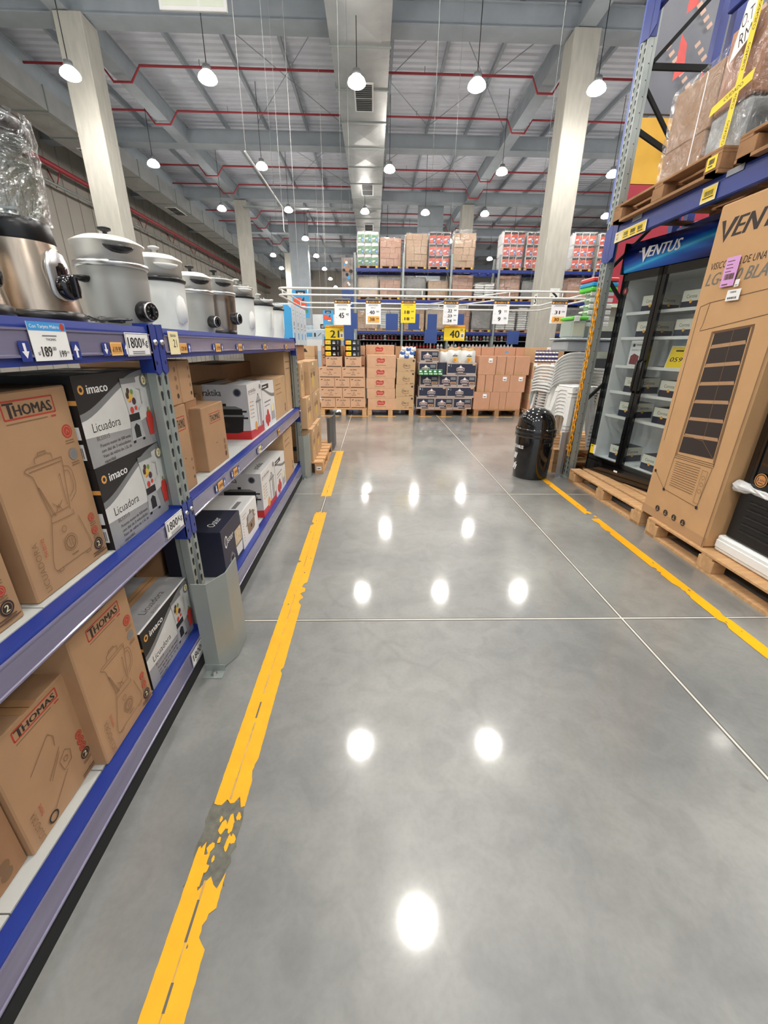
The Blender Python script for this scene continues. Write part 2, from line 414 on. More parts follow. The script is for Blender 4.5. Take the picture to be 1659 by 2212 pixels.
for (x0, x1, y0, lab) in ((3.1, 4.75, 33.2, 'grey square duct riser dropping behind the stacked pallets of the blue racking'), (-6.7, -5.25, 38.5, 'grey square duct riser far down the hall beside the row of lamps')):
    t = thing('duct_riser', lab, 'duct', (x0, y0, 0))
    MB().box(0, x1 - x0, 0, .9, 0, 10.9, M_beam).build('duct_body', t); MB().box(-.04, x1 - x0 + .04, -.04, .94, 9, 9.08, M_post).build('flange', t)

# pendant lamps
M_lamp = mat('lamp_glow', (255, 249, 242), .4, var=0, emit=1)
M_lamp.node_tree.nodes['Principled BSDF'].inputs['Emission Strength'].default_value = LAMP_W
M_uplight = mat('reflector_uplight', (255, 249, 242), .4, var=0, emit=30)  # glow added to the lamp reflectors to brighten the roof
M_cap = mat('lamp_cap', (140, 142, 144), .5, metal=.5, var=0)
def lamp(x, y, z, label):
    t = thing('pendant_lamp', label, 'lamp', (x, y, z), 0, 'pendant lamps under the roof')
    return t
LZ = 8.35
proto = thing('pendant_lamp', 'lamp', 'lamp', (0, 0, 0), 0, 'pendant lamps under the roof')
MB().lathe([(.0, -.06), (.1, -.055), (.19, -.03), (.23, 0), (.23, .01)], M_lamp, n=16).build('diffuser', proto)
MB().lathe([(.233, .008), (.24, .03), (.21, .1), (.12, .18)], M_uplight, n=16).build('reflector', proto)
MB().lathe([(.12, .17), (.1, .3), (.03, .33)], M_cap, n=16).build('housing', proto)
MB().tube([(0, 0, .33), (0, 0, 2.9)], .012, M_plastB, 5).build('cable', proto)
rows = [(-4.5, (-8, -4, 0, 4, 8)), (.2, (-9, -5, -1, 3.2, 7)), (4.16, (-8.5, -4.6, .82, 5, 9)), (7.75, (-8.6, -4.6, -.34, 3.08, 6.6, 10)),
        (14.3, (-7.85, -4.33, -.44, 2.75, 5.98, 9.3)), (21.6, (-9.2, -4.7, .69, 5.5, 10.3, 14.5)), (27.6, (-8.4, -4.72, -.47, 2.92, 6.29, 9.8, 13.2)),
        (34.2, (-9, -4.8, 1, 5.4, 10)), (40.2, (-8.4, -4.8, -.5, 3, 9.9)), (46.5, (-9, -4.8, 1, 5.5)), (53, (-8.4, -4.85, -.5)), (60, (-9, -4.85, 1))]
rown = ['behind the viewer', 'straight overhead', 'above the near floor', 'above the far end of the aisle', 'in the first visible row', 'in the second visible row', 'in the third visible row', 'in the fourth visible row',
        'in the fifth visible row', 'in the sixth visible row', 'in the seventh visible row', 'in the last tiny row']
for (yy, xs), rn in zip(rows, rown):
    for i, xx in enumerate(xs):
        dup(proto, (xx, yy, 7.84 if yy == 14.3 else LZ), label=f'glowing pendant lamp, {ORD[i]} from the left {rn}')
for c in list(proto.children): bpy.data.objects.remove(c)
bpy.data.objects.remove(proto)

# hanging illuminated sign seen from behind + diagonal banner rod
t = thing('hanging_sign', 'pale panel in a white frame hung high at the top edge', 'sign', (-3.76, 12, 7.9))
MB().box(-.7, .7, -.03, .03, 0, 1.1, M_white, .01).build('frame', t)
M_pan = mat('panel_pale', (226, 232, 214), .5, var=.02)
b = MB(); b.box(-.64, 0.1, -.035, -.031, .07, 1.04, M_pan); b.box(.14, .64, -.035, -.031, .07, 1.04, M_pan); b.build('panel_face', t)
for x in (-.6, .6): MB().tube([(x, 0, 1.1), (x, 0, 3.0)], .006, M_steel, 5).build('wire', t)
t = thing('hanging_rod', 'thin white rod slung on wires, dropping away beside the lamps', 'rod', (-2.9, 11.7, 5.48))
MB().tube([(0, 0, 0), (.02, 4.1, 0)], .022, M_plastW, 8).build('rod', t)
for y in (.05, 4.05): MB().tube([(.01, y, 0), (.01, y, 5.4)], .005, M_plastW, 5).build('wire', t)
MB().tube([(.02, 4.05, 0), (.02, 4.05, -.5), (.02, 4.05, -.62), (.05, 4.05, -.66)], .012, M_plastW, 6).build('hook', t)
tag(MB().box(-8.1, -1.3, 30.9, 31.2, 9.35, 9.42, M_post).build('ceiling_cable_tray'), 'grey cable tray crossing the hall under the third beam', 'tray')

# ------------------------------------------------------------------ floor tape
def tape_strip(name, label, x0, x1, y0, y1, seed, bites=(), seam=None, rag=(1, 1)):
    """flat adhesive strip with frayed ends and bitten edges"""
    r = random.Random(seed); b = MB(); n = max(4, int((y1 - y0) / .012)); L = []; R = []
    nc = 8
    for i in range(n + 1):
        y = y0 + (y1 - y0) * i / n; l = x0 + r.uniform(-.0008, .0008); q = x1 + r.uniform(-.0008, .0008)
        for (by, bs, bd, bl) in bites:
            bl *= .45
            if abs(y - by) < bl:
                k = (1 - abs(y - by) / bl) ** .4 * bd * r.uniform(.55, 1.0)
                if bs < 0: l = max(l, x0 + k)
                else: q = min(q, x1 - k)
        L.append((l, y)); R.append((q, y))
    e0 = [r.uniform(0, .05) * rag[0] for _ in range(nc + 1)]; e1 = [r.uniform(0, .05) * rag[1] for _ in range(nc + 1)]
    g = []
    for i in range(n + 1):
        row = []
        for k in range(nc + 1):
            x = L[i][0] + (R[i][0] - L[i][0]) * k / nc; y = L[i][1]
            y = max(y, y0 + e0[k]); y = min(y, y1 - e1[k])
            row.append((x, y, .0022 + .0004 * (seed == 11)))
        g.append(row)
    b.sheet(g, M_yellow, smooth=False)
    if seam:
        y = y0 + .03
        while y < y1 - .03:
            l = r.uniform(.02, .16); q = min(y + l, y1 - .02); w = r.uniform(.0007, .0026) * (1.4 if y < 2.4 else 1); xs = seam + r.uniform(-.0015, .0015)
            b.box(xs - w, xs + w, y, q, .0022, .0028, r.choice([M_seam, M_seam, M_seam, M_seam, M_j1])); y = q + (r.uniform(.0, .05) if r.random() < .3 else 0)
    # scuffed holes
    for _ in range(int((y1 - y0) * 3)):
        y = r.uniform(y0 + .04, y1 - .04); x = r.uniform(x0 + .02, x1 - .015); s = r.uniform(.002, .006)
        b.add([(x + math.cos(a * PI / 3.5) * s * r.uniform(.5, 1.3), y + math.sin(a * PI / 3.5) * s * 2 * r.uniform(.5, 1.5), .0027) for a in range(7)], [tuple(range(7))], M_residue)
    return tag(b.build(name), label, 'tape', 'yellow floor tape')
M_seam = mat('tape_seam', (190, 150, 84), .7, var=.2, scale=30)
M_residue = mat('tape_residue', (96, 96, 86), .6, var=.3, scale=40)
tape_strip('floor_tape', 'long yellow floor tape beside the blender shelves, torn at its near end', -.541, -.434, .0, .735, 1, [(.62, 1, .035, .05), (.6, 1, .03, .06)], -.489, (0, 1))
tape_strip('floor_tape', 'narrow yellow tape strip at the torn patch beside the shelves', -.541, -.5, .70, .83, 11, [], None, (0, 1))
tape_strip('floor_tape', 'longest yellow floor tape along the shelves, worn edges and a brown seam', -.54, -.433, .915, 3.59, 2, [(3.3, -1, .035, .06), (2.3, 1, .035, .07), (2.2, 1, .03, .05), (2.12, 1, .025, .08), (1.55, 1, .02, .03), (2.62, -1, .035, .02), (1.05, 1, .012, .08), (3.55, -1, .02, .05)], -.489)
t_ = tape_strip('floor_tape', 'short yellow floor tape turning the corner at the brown carton pallet', -.54, -.436, 3.985, 5.97, 3, [(5.0, -1, .006, .1)], -.49, (.6, 0))
tape_strip('floor_tape', 'stub of yellow tape pointing to the shelves at the tape corner', -.63, -.541, 5.9, 5.972, 4, [], None, (.4, .4))
r = random.Random(5)
for k in range(13):
    x = -.5 + r.uniform(-.01, .06); y = r.uniform(.74, .92); s = r.uniform(.004, .014)
    tag(MB().add([(math.cos(a * PI / 4.5) * s * r.uniform(.5, 1.2), math.sin(a * PI / 4.5) * s * 1.6 * r.uniform(.5, 1.4), .002) for a in range(9)], [tuple(range(9))], M_yellow).build('tape_fragment', None, (x, y, k * .00012)),
        'small torn yellow tape scrap in the bare patch of the tape', 'tape', 'tape scraps in the bare patch')
b = MB().add([(-.545 + .113 * (i % 2) + r.uniform(-.008, .008), .70 + .02 * (i // 2), .0012) for i in range(26)], [(2 * i, 2 * i + 1, 2 * i + 3, 2 * i + 2) for i in range(12)], M_residue)
tag(b.build('glue_residue'), 'dark glue patch where the yellow tape has worn away', 'stain')
tape_strip('floor_tape', 'short yellow tape in front of the bin, ending in flakes', 1.992, 2.066, 3.5, 5.1, 6, [(4.4, -1, .02, .03), (3.6, 1, .03, .05)], None, (1, 0))
tape_strip('floor_tape', 'long yellow tape along the fridge pallets with chipped edges', 1.995, 2.07, 1.2, 3.42, 7, [(3.3, -1, .02, .12), (3.12, -1, .028, .06), (2.5, -1, .025, .05), (2.45, -1, .02, .04), (2.22, -1, .02, .18), (1.95, 1, .018, .08), (1.88, -1, .02, .07)], None)
tag(MB().add([(2.05, 3.44, .002), (2.075, 3.45, .002), (2.07, 3.49, .002), (2.052, 3.48, .002)], [(0, 1, 2, 3)], M_yellow).build('tape_fragment'), 'single yellow tape flake between the two tapes by the fridge', 'tape')
for (x0, x1) in ((-1.15, -.75), (-.55, -.1), (.05, .5), (1.0, 1.3), (1.42, 1.75), (2.1, 2.6), (2.75, 3.1)):
    k = ['in front of the milk cartons, outer piece', 'in front of the milk cartons, inner piece', 'in front of the red logo cartons', 'in front of the navy cartons, first piece', 'in front of the navy cartons, second piece', 'in front of the plain cartons, first piece', 'in front of the plain cartons, last piece']
    i = [-1.15, -.55, .05, 1.0, 1.42, 2.1, 2.75].index(x0)
    tag(MB().box(x0, x1, 9.2, 9.245, 0, .002, M_yellow).build('floor_tape'), 'thin yellow tape piece ' + k[i], 'tape', 'yellow floor tape')
# ------------------------------------------------------------------ pallets
PAL = {}
def pallet(x, y, z, lx, ly, along, label, rz=0, group='wooden pallets', dark=False, sticker=None):
    """corner-less: x, y is the centre; boards run along 'x' or 'y'"""
    key = (round(lx, 2), round(ly, 2), along, dark); W = M_wood2 if dark else M_wood
    if key in PAL: t = dup(PAL[key], (x, y, z), rz, label, group)
    else:
        t = thing('wooden_pallet', label, 'pallet', (x, y, z), rz, group); PAL[key] = t
        hx, hy = lx / 2, ly / 2; n = 7; b = MB(); r = random.Random(len(PAL))
        L = ly if along == 'x' else lx; w = L / n * .8
        for i in range(n):
            c = -L / 2 + w / 2 + (L - w) * i / (n - 1); j = r.uniform(-.006, .006)
            if along == 'x': b.box(-hx + j, hx + j, c - w / 2, c + w / 2, .125, .145, W, .003)
            else: b.box(c - w / 2, c + w / 2, -hy + j, hy + j, .125, .145, W, .003)
        b.build('deck_board', t)
        b = MB()
        for c in (-1, 0, 1):
            if along == 'x': b.box(c * (hx - .05) - .05, c * (hx - .05) + .05, -hy, hy, .108, .125, W)
            else: b.box(-hx, hx, c * (hy - .05) - .05, c * (hy - .05) + .05, .108, .125, W)
        b.build('stringer', t)
        bl = None
        for i in (-1, 0, 1):
            for j in (-1, 0, 1):
                p = (i * (hx - .05), j * (hy - .07), 0)
                if bl is None: bl = MB().box(-.05, .05, -.07, .07, .02, .108, W, .003).build('block', t, p)
                else: dup(bl, p, parent=t)
        for c in (-1, 0, 1):
            if along == 'x': MB().box(c * (hx - .05) - .05, c * (hx - .05) + .05, -hy, hy, 0, .02, W).build('runner', t)
            else: MB().box(-hx, hx, c * (hy - .07) - .05, c * (hy - .07) + .05, 0, .02, W).build('runner', t) if c else None
        if along == 'y':
            for c in (-1, 1): MB().box(c * (hx - .05) - .05, c * (hx - .05) + .05, -hy, hy, 0, .02, W).build('runner', t)
    return t

# ------------------------------------------------------------------ printed carton fronts
def p_thomas(f, kind=0):
    W, H = f.w, f.h
    lx, ly, lw, lh = W * .255, H * .878, W * .55, H * .08
    f.frame(lx, ly, lw, lh, .0045, M_red)
    f.text('T', lx + lw * .04, ly + lh * .06, lh * .88, M_ink, w=lw * .17, bold=.05)
    f.text('HOMAS', lx + lw * .2, ly + lh * .14, lh * .62, M_ink, w=lw * .74, bold=.045)
    f.rect(lx, ly - .012, lw * .8, .003, M_inkl); f.rect(lx + lw * .88, ly - .013, .018, .005, M_red)
    cx = W * .875
    if kind == 2: rs = [(.42, M_red, .014), (.355, M_red, .014), (.29, M_red, .014), (.215, M_ink, .018)]
    else: rs = [(.765, M_red, .02), (.64, M_gray, .018), (.262, M_red, .014), (.181, M_red, .014), (.092, M_ink, .02)]
    for v, m, rr in rs:
        f.disc(cx, H * v, rr, m); f.ring(cx, H * v, rr * .72, .0015, M_card)
        for k in range(2): f.rect(cx - rr * .9, H * v - rr * 1.4 - k * .007, rr * 1.8, .003, M_inkl)
        if rr >= .018 and m is M_ink: f.text('2', cx - .006, H * v - .009, .018, M_cream, bold=.03)
        elif m is M_red: f.line([(cx - .006, H * v - .005), (cx, H * v + .006), (cx + .006, H * v - .004)], .0018, M_card)
    for k in range(2): f.rect(cx - .034, H * .032 + k * .008, .064 - .01 * (k % 2), .0035, M_inkm)
    lw_ = .0018; m = M_inkl
    P = lambda *q: [(W * a, H * c) for a, c in q]
    if kind == 2:
        f.line(P((.25, .55), (.55, .7), (.6, .64), (.58, .56)), lw_, m); f.line(P((.4, .36), (.62, .52)), lw_, m); f.line(P((.42, .34), (.6, .48)), lw_, m)
        f.line(P((.56, .4), (.66, .45), (.72, .4), (.7, .32), (.58, .3), (.56, .4)), lw_, m); f.ring(W * .64, H * .375, .008, .002, m); f.line(P((.35, .12), (.62, .28)), lw_, m)
        f.ring(W * .3, H * .08, .015, .005, M_ink)
    else:
        f.line(P((.4, .37), (.335, .6), (.27, .635), (.3, .648), (.71, .65), (.705, .62), (.635, .37)), lw_, m)                # jar
        f.line(P((.31, .627), (.7, .63)), lw_, m); f.line(P((.4, .655), (.405, .682), (.45, .69), (.55, .692), (.6, .684), (.6, .655)), lw_, m); f.line(P((.45, .69), (.455, .705), (.545, .706), (.55, .692)), lw_, m)
        f.line(P((.7, .6), (.76, .59), (.79, .56), (.795, .49), (.765, .44), (.668, .405)), lw_, m); f.line(P((.69, .575), (.74, .57), (.76, .54), (.76, .49), (.74, .46), (.67, .432)), lw_, m)
        f.line(P((.37, .53), (.355, .545), (.43, .38), (.45, .372), (.37, .53)), lw_, m); f.line(P((.61, .56), (.63, .57), (.615, .4)), lw_, m)
        f.line(P((.45, .44), (.51, .405), (.57, .435)), lw_, m); f.line(P((.47, .39), (.51, .42), (.54, .385)), lw_, m); f.line(P((.4, .385), (.62, .385)), lw_, m)
        f.line(P((.385, .37), (.375, .345), (.665, .335), (.66, .362)), lw_, m)
        f.line(P((.375, .343), (.27, .17), (.255, .12), (.275, .1), (.75, .1), (.785, .12), (.775, .16), (.705, .315)), lw_, m)    # base
        f.line(P((.3, .1), (.3, .085), (.35, .085), (.35, .1)), lw_, m); f.line(P((.68, .1), (.68, .085), (.74, .085), (.74, .1)), lw_, m)
        f.ring(W * .525, H * .2, .026, .0016, m, 28); f.ring(W * .525, H * .2, .0185, .003, m, 24); f.line(P((.51, .178), (.51, .222)), .0018, m); f.line(P((.54, .178), (.54, .222)), .0018, m); f.ring(W * .49, H * .287, .009, .0018, m)
        f.text('THOMAS', W * .49, H * .125, .005, M_ink, bold=.02)
    f.text('LICUADORA', W * .16, H * .03, .02, M_inkl, w=H * .27, bold=-.014, rot=PI / 2); f.text('TH-551V2', W * .235, H * .2, .011, M_red, w=H * .1, bold=.01, rot=PI / 2)
def wave(f, y0, y1, W, m, top=None):
    n = 16; pts = [(W * i / n, y0 + (y1 - y0) * (.5 - .5 * math.cos(PI * (i / n) ** .8))) for i in range(n + 1)]
    f.poly(pts + [(W, top), (0, top)], m)
M_ig = mat('box_silver', (206, 206, 202), .35, var=.12, scale=5); M_ig2 = mat('box_silver_dark', (150, 150, 150), .4, var=.1, scale=9)
M_fruit = [mat('fruit_' + n, c, .5, var=0) for n, c in (('red', (196, 60, 50)), ('gold', (214, 176, 72)), ('green', (110, 140, 62)), ('dark', (70, 40, 50)))]
M_jarp = mat('jar_print', (190, 192, 190), .4, var=0); M_silp = mat('silver_print', (168, 170, 172), .35, var=.1)
def p_blender_pic(f, cx, y0, s):
    """printed picture of a jar blender"""
    f.poly([(cx - .30 * s, y0 + .06 * s), (cx - .22 * s, y0 + .5 * s), (cx + .22 * s, y0 + .5 * s), (cx + .3 * s, y0 + .06 * s)], M_silp)
    f.poly([(cx - .12 * s, y0 + .1 * s), (cx - .12 * s, y0 + .36 * s), (cx, y0 + .44 * s), (cx + .12 * s, y0 + .36 * s), (cx + .12 * s, y0 + .1 * s)], M_black)
    f.rect(cx - .22 * s, y0 + .5 * s, .44 * s, .17 * s, M_black); f.rect(cx - .26 * s, y0, .1 * s, .06 * s, M_black); f.rect(cx + .16 * s, y0, .1 * s, .06 * s, M_black)
    f.poly([(cx - .2 * s, y0 + .67 * s), (cx - .3 * s, y0 + 1.36 * s), (cx + .3 * s, y0 + 1.36 * s), (cx + .2 * s, y0 + .67 * s)], M_jarp)
    r = random.Random(3)
    for k in range(13):
        f.disc(cx + r.uniform(-.15, .15) * s, y0 + r.uniform(.74, 1.2) * s, r.uniform(.05, .085) * s, M_fruit[k % 4], 9)
    f.rect(cx - .32 * s, y0 + 1.36 * s, .64 * s, .12 * s, M_gray); f.line([(cx + .28 * s, y0 + 1.25 * s), (cx + .46 * s, y0 + 1.2 * s), (cx + .44 * s, y0 + .85 * s), (cx + .24 * s, y0 + .75 * s)], .05 * s, M_jarp)
    f.poly([(cx + .52 * s, y0 + .06 * s), (cx + .47 * s, y0 + .5 * s), (cx + .79 * s, y0 + .5 * s), (cx + .72 * s, y0 + .06 * s)], M_fruit[0])
    f.disc(cx + .64 * s, y0 + .55 * s, .12 * s, M_fruit[0], 10); f.rect(cx + .62 * s, y0 + .62 * s, .05 * s, .12 * s, M_fruit[2])
def p_imaco(f):
    W, H = f.w, f.h
    f.rect(0, 0, W, H, M_ig); f.poly([(0, 0), (W, 0), (W, H * .42), (W * .6, H * .3), (0, H * .34)], M_ig2)
    wave(f, H * .52, H * .93, W, M_gray, H); wave(f, H * .6, H * 1.0, W, M_black, H)
    f.ring(W * .075, H * .85, .011, .007, M_orange, 8); f.text('imaco', W * .14, H * .8, H * .1, M_white, w=W * .25, bold=.03)
    f.text('Licuadora', W * .1, H * .38, H * .105, M_ink, w=W * .36, bold=-.005); f.text('BLS3515', W * .12, H * .28, H * .05, M_inkm, bold=-.01)
    for k, tx in enumerate(('Potente motor de 500 watts', 'con dial de 3 velocidades', 'Vaso de vidrio de 1.5L de', 'capacidad')):
        f.text(tx, W * .14, H * (.2 - k * .062), H * .038, M_ink, w=W * .42 * (len(tx) / 26), bold=0)
    p_blender_pic(f, W * .68, H * .1, H * .55)
    f.disc(W * .93, H * .86, H * .085, M_gray); f.disc(W * .93, H * .86, H * .06, M_cream); f.text('2', W * .915, H * .83, H * .06, M_ink, bold=.02)
def p_imaco_side(f):
    W, H = f.w, f.h
    f.rect(0, 0, W, H, M_black); f.rect(0, H * .7, W, H * .05, M_orange)
    f.rect(W * .86, H * .33, W * .1, H * .14, M_white); f.rect(W * .86, H * .1, W * .1, H * .18, M_white)
    for k in range(5): f.rect(W * (.87 + k * .016), H * .12, W * .007, H * .12, M_black)
def p_pot_pic(f, cx, y0, s, m=None):
    """printed slow cooker"""
    m = m or M_black
    f.poly([(cx - .44 * s, y0 + .04 * s), (cx - .5 * s, y0 + .46 * s), (cx + .5 * s, y0 + .46 * s), (cx + .44 * s, y0 + .04 * s), (cx + .3 * s, y0), (cx - .3 * s, y0)], m)
    f.rect(cx - .52 * s, y0 + .46 * s, 1.04 * s, .05 * s, M_gray); f.rect(cx - .48 * s, y0 + .51 * s, .96 * s, .16 * s, m)
    f.rect(cx + .48 * s, y0 + .4 * s, .14 * s, .05 * s, m); f.rect(cx + .46 * s, y0 + .58 * s, .14 * s, .05 * s, m); f.rect(cx - .62 * s, y0 + .4 * s, .14 * s, .05 * s, m)
    f.poly([(cx - .5 * s, y0 + .67 * s), (cx + .5 * s, y0 + .67 * s), (cx + .3 * s, y0 + .75 * s), (cx - .3 * s, y0 + .75 * s)], M_gray); f.rect(cx - .05 * s, y0 + .75 * s, .1 * s, .07 * s, m)
    f.rect(cx - .36 * s, y0 + .1 * s, .05 * s, .3 * s, M_gray); f.disc(cx + .0 * s, y0 + .22 * s, .08 * s, M_ink)
M_wbox = mat('box_white', (228, 228, 226), .4, var=.03); M_redbox = mat('box_red', (200, 44, 44), .4, var=.05)
def p_prak_side(f):
    W, H = f.w, f.h
    f.rect(0, 0, W, H, mat('box_grey', (198, 198, 200), .4, var=.04)); f.poly([(0, 0), (W, 0), (W, H * .17), (0, H * .12)], M_redbox)
    f.text('praktika', W * .06, H * .8, H * .12, M_ink, w=W * .42, bold=.02); f.disc(W * .8, H * .86, H * .075, M_gray); f.disc(W * .8, H * .86, H * .055, M_navy)
    p_pot_pic(f, W * .52, H * .12, W * .72)
def p_prak_front(f):
    W, H = f.w, f.h
    f.rect(0, 0, W, H, M_wbox); f.poly([(0, 0), (W, 0), (W, H * .22), (W * .4, H * .14), (0, H * .17)], M_redbox)
    f.text('praktika', W * .08, H * .84, H * .07, M_ink, w=W * .5, bold=.01); f.rect(W * .08, H * .81, W * .46, H * .006, M_red)
    f.poly([(W * .56, H * .14), (W * .54, H * .62), (W * .9, H * .62), (W * .88, H * .14)], M_silp); f.rect(W * .62, H * .16, W * .08, H * .44, M_white); f.rect(W * .52, H * .62, W * .4, H * .03, M_gray)
    f.poly([(W * .54, H * .65), (W * .9, H * .65), (W * .78, H * .74), (W * .66, H * .74)], M_silp); f.rect(W * .69, H * .74, W * .06, H * .04, M_black)
    for k in range(5): f.rect(W * .1, H * (.38 + k * .07), W * .06, H * .03, M_orange); f.rect(W * .2, H * (.385 + k * .07), W * .14, H * .012, M_gray)
    f.disc(W * .4, H * .2, W * .09, M_orange); f.disc(W * .92, H * .9, W * .05, M_gray)
def p_oster(f):
    W, H = f.w, f.h
    f.rect(0, 0, W, H, M_navy); f.text('O', W * .1, H * .56, H * .26, M_white, w=W * .13, bold=.02, shear=.15); f.text('ster', W * .25, H * .62, H * .14, M_white, w=W * .3, bold=.01, shear=.2)
    f.poly([(W * .62, H * .3), (W * .66, H * .08), (W * .96, H * .08), (W * .98, H * .3)], M_plastW); f.rect(W * .6, H * .3, W * .39, H * .04, M_gray); f.rect(W * .62, H * .34, W * .36, H * .34, mat('rice_print', (206, 188, 156), .5, var=.2, scale=40))
    f.poly([(W * .25, H * .22), (W * .38, H * .36), (W * .52, H * .22), (W * .48, H * .1), (W * .3, H * .08)], M_gray); f.rect(W * .32, H * .16, W * .14, H * .1, M_ink)
def p_wpot(f):
    W, H = f.w, f.h
    f.rect(0, 0, W, H, M_wbox); p_pot_pic(f, W * .55, H * .2, W * .5, mat('pot_print', (134, 108, 78), .4, var=.1)); f.poly([(W * .36, H * .5), (W * .74, H * .5), (W * .66, H * .72), (W * .44, H * .72)], M_silp); f.ring(W * .55, H * .77, W * .035, .006, M_ink)
    f.rect(W * .1, H * .86, W * .22, H * .014, M_gray); f.rect(W * .1, H * .78, W * .16, H * .014, M_gray)
    for k in range(7): f.rect(W * .07, H * (.2 + k * .08), W * .04, H * .02, M_gray)
def p_bwhite(f):
    W, H = f.w, f.h
    f.rect(0, 0, W, H, M_wbox); wave(f, H * .86, H * .62, W, M_gray, H); wave(f, H * .9, H * .7, W, M_wbox, H); f.rect(W * .06, H * .86, W * .5, H * .1, M_ink); f.rect(W * .1, H * .895, W * .3, H * .025, M_white)
    f.rect(W * .14, H * .56, W * .5, H * .03, M_gray); f.rect(W * .14, H * .48, W * .4, H * .02, M_gray)
    for a, c in ((.2, .2), (.34, .3), (.28, .12), (.42, .18)): f.disc(W * a, H * c, W * .09, M_fruit[0], 9)
    f.poly([(W * .6, H * .1), (W * .64, H * .46), (W * .9, H * .46), (W * .94, H * .1)], M_silp); f.rect(W * .66, H * .3, W * .2, H * .16, M_cream)
def p_plain(f, n=3):
    W, H = f.w, f.h
    r = random.Random(int(W * 1000) + int(H * 977))
    for k in range(n): f.rect(W * .12, H * (.82 - k * .11), W * r.uniform(.3, .6), H * .018, M_inkl)
    f.disc(W * .84, H * .14, W * .05, M_inkl); f.disc(W * .84, H * .24, W * .05, M_inkl)
def p_logo_small(f):
    W, H = f.w, f.h
    f.frame(W * .3, H * .72, W * .5, H * .15, .004, M_red); f.text('THOMAS', W * .33, H * .745, H * .1, M_ink, w=W * .44, bold=.03)
    for k, m in enumerate((M_inkl, M_inkl, M_inkm)): f.disc(W * .86, H * (.34 - k * .11), W * .05, m)
    f.rect(W * .45, H * .38, W * .07, H * .012, M_inkm)

def carton(name, label, x0, x1, y0, y1, z0, z1, m=None, prints=(), group=None, cat='box', rz=0, seam=True, jit=0):
    """one shipping box: chamfered body, taped seam, printed faces (world extents)"""
    cx, cy = (x0 + x1) / 2, (y0 + y1) / 2; dx, dy, dz = x1 - x0, y1 - y0, z1 - z0; m = m or M_card
    b = MB().box(-dx / 2, dx / 2, -dy / 2, dy / 2, 0, dz, m, .004)
    if seam:
        t = M_tape
        if dx > dy:
            b.box(-dx / 2, dx / 2, -.025, .025, dz, dz + .0006, t); b.box(-dx / 2, dx / 2, -.001, .001, dz + .0006, dz + .001, M_inkm)
        else:
            b.box(-.025, .025, -dy / 2, dy / 2, dz, dz + .0006, t); b.box(-.001, .001, -dy / 2, dy / 2, dz + .0006, dz + .001, M_inkm)
    for side, fn in prints:
        f = box_face(b, -dx / 2, dx / 2, -dy / 2, dy / 2, 0, dz, side); fn(f)
    o = b.build(name, None, (cx, cy, z0), rz)
    return tag(o, label, cat, group)
# ------------------------------------------------------------------ shelving beside the aisle
def upright_mesh(x, y, z1, w, d, sgn, slots=True, faces='x'):
    """perforated post: front face at x, looking along sgn*x, folded edges and a groove"""
    b = MB(); h = w / 2; a = -sgn
    out = [(x, y - h), (x, y - h * .35), (x + a * .008, y - h * .22), (x + a * .008, y + h * .22), (x, y + h * .35), (x, y + h), (x + a * d * .55, y + h), (x + a * d * .7, y + h * .72), (x + a * d, y + h * .72),
           (x + a * d, y - h * .72), (x + a * d * .7, y - h * .72), (x + a * d * .55, y - h)]
    if sgn < 0: out = out[::-1]
    b.prism(out, 0, z1, M_post)
    if slots:
        f = Face(b, (x, y - h, 0), (0, 1, 0), (0, 0, 1), w, z1) if sgn > 0 else Face(b, (x, y + h, 0), (0, -1, 0), (0, 0, 1), w, z1)
        z = .06; pts = [(math.cos(t * PI / 6) * .0098, math.sin(t * PI / 6) * .0105 + .009) for t in range(-1, 8)] + [(-.005, -.017), (.005, -.017)]
        while z < z1 - .03:
            for c in (w * .22, w * .74):
                f.l = .0006; f.poly([(c + p, z + q) for p, q in pts], M_slot)
            z += .057
    return b
rk = thing('storage_rack', 'blue and grey boltless storage rack of blenders and cookers along the aisle', 'rack', (0, 0, 0))
FX = -.83; BX = -1.73
PY = (-1.29, 1.7175, 4.75)
for y in PY:
    upright_mesh(FX, y, 1.5, .1, .06, 1).build('upright', rk); upright_mesh(BX, y, 1.5, .1, .06, -1, slots=False).build('upright', rk)
    b = MB()
    for z in (.3, 1.0, 1.4): b.box(BX + .06, FX - .06, y - .02, y + .02, z, z + .04, M_slot)
    b.tube([(BX + .05, y, .35), (FX - .06, y, .95)], .016, M_slot, 6); b.build('brace', rk)
    MB().box(FX - .09, FX + .03, y - .08, y + .08, 0, .006, M_post).build('foot_plate', rk)
MB().box(BX - .0, FX + .006, PY[0], PY[2], 0, .055, M_slot).build('shade_strip', rk)  # black slab added under the rack to stand in for its shadow
def arrow(f, x, y, s, up, m):
    d = 1 if up else -1
    f.poly([(x - s * .22, y - d * s), (x + s * .22, y - d * s), (x + s * .22, y), (x - s * .22, y)], m); f.poly([(x - s * .6, y), (x + s * .6, y), (x, y + d * s * .9)] if up else [(x + s * .6, y), (x - s * .6, y), (x, y + d * s * .9)], m)
def rail_tag(parent, name, y, z, w, h, bg, prints, arrows=True, label=None):
    b = MB().box(0, .0012, -w / 2, w / 2, 0, h, bg); f = Face(b, (.0012, -w / 2, 0), (0, 1, 0), (0, 0, 1), w, h); prints(f)
    o = b.build(name, parent, (FX + .0085, y, z))
    if label: o['label'] = label
    if arrows:
        for s_, up in ((-1, False), (1, True)):
            ah = min(h * .95, .046); b = MB().box(0, .001, -.016, .016, 0, ah, M_blue); f = Face(b, (.001, -.016, 0), (0, 1, 0), (0, 0, 1), .032, ah); arrow(f, .016, ah * .5, min(.018, ah * .42), up, M_white)
            b.build('arrow_tag', parent, (FX + .0082, y + s_ * (w / 2 + .025), z))
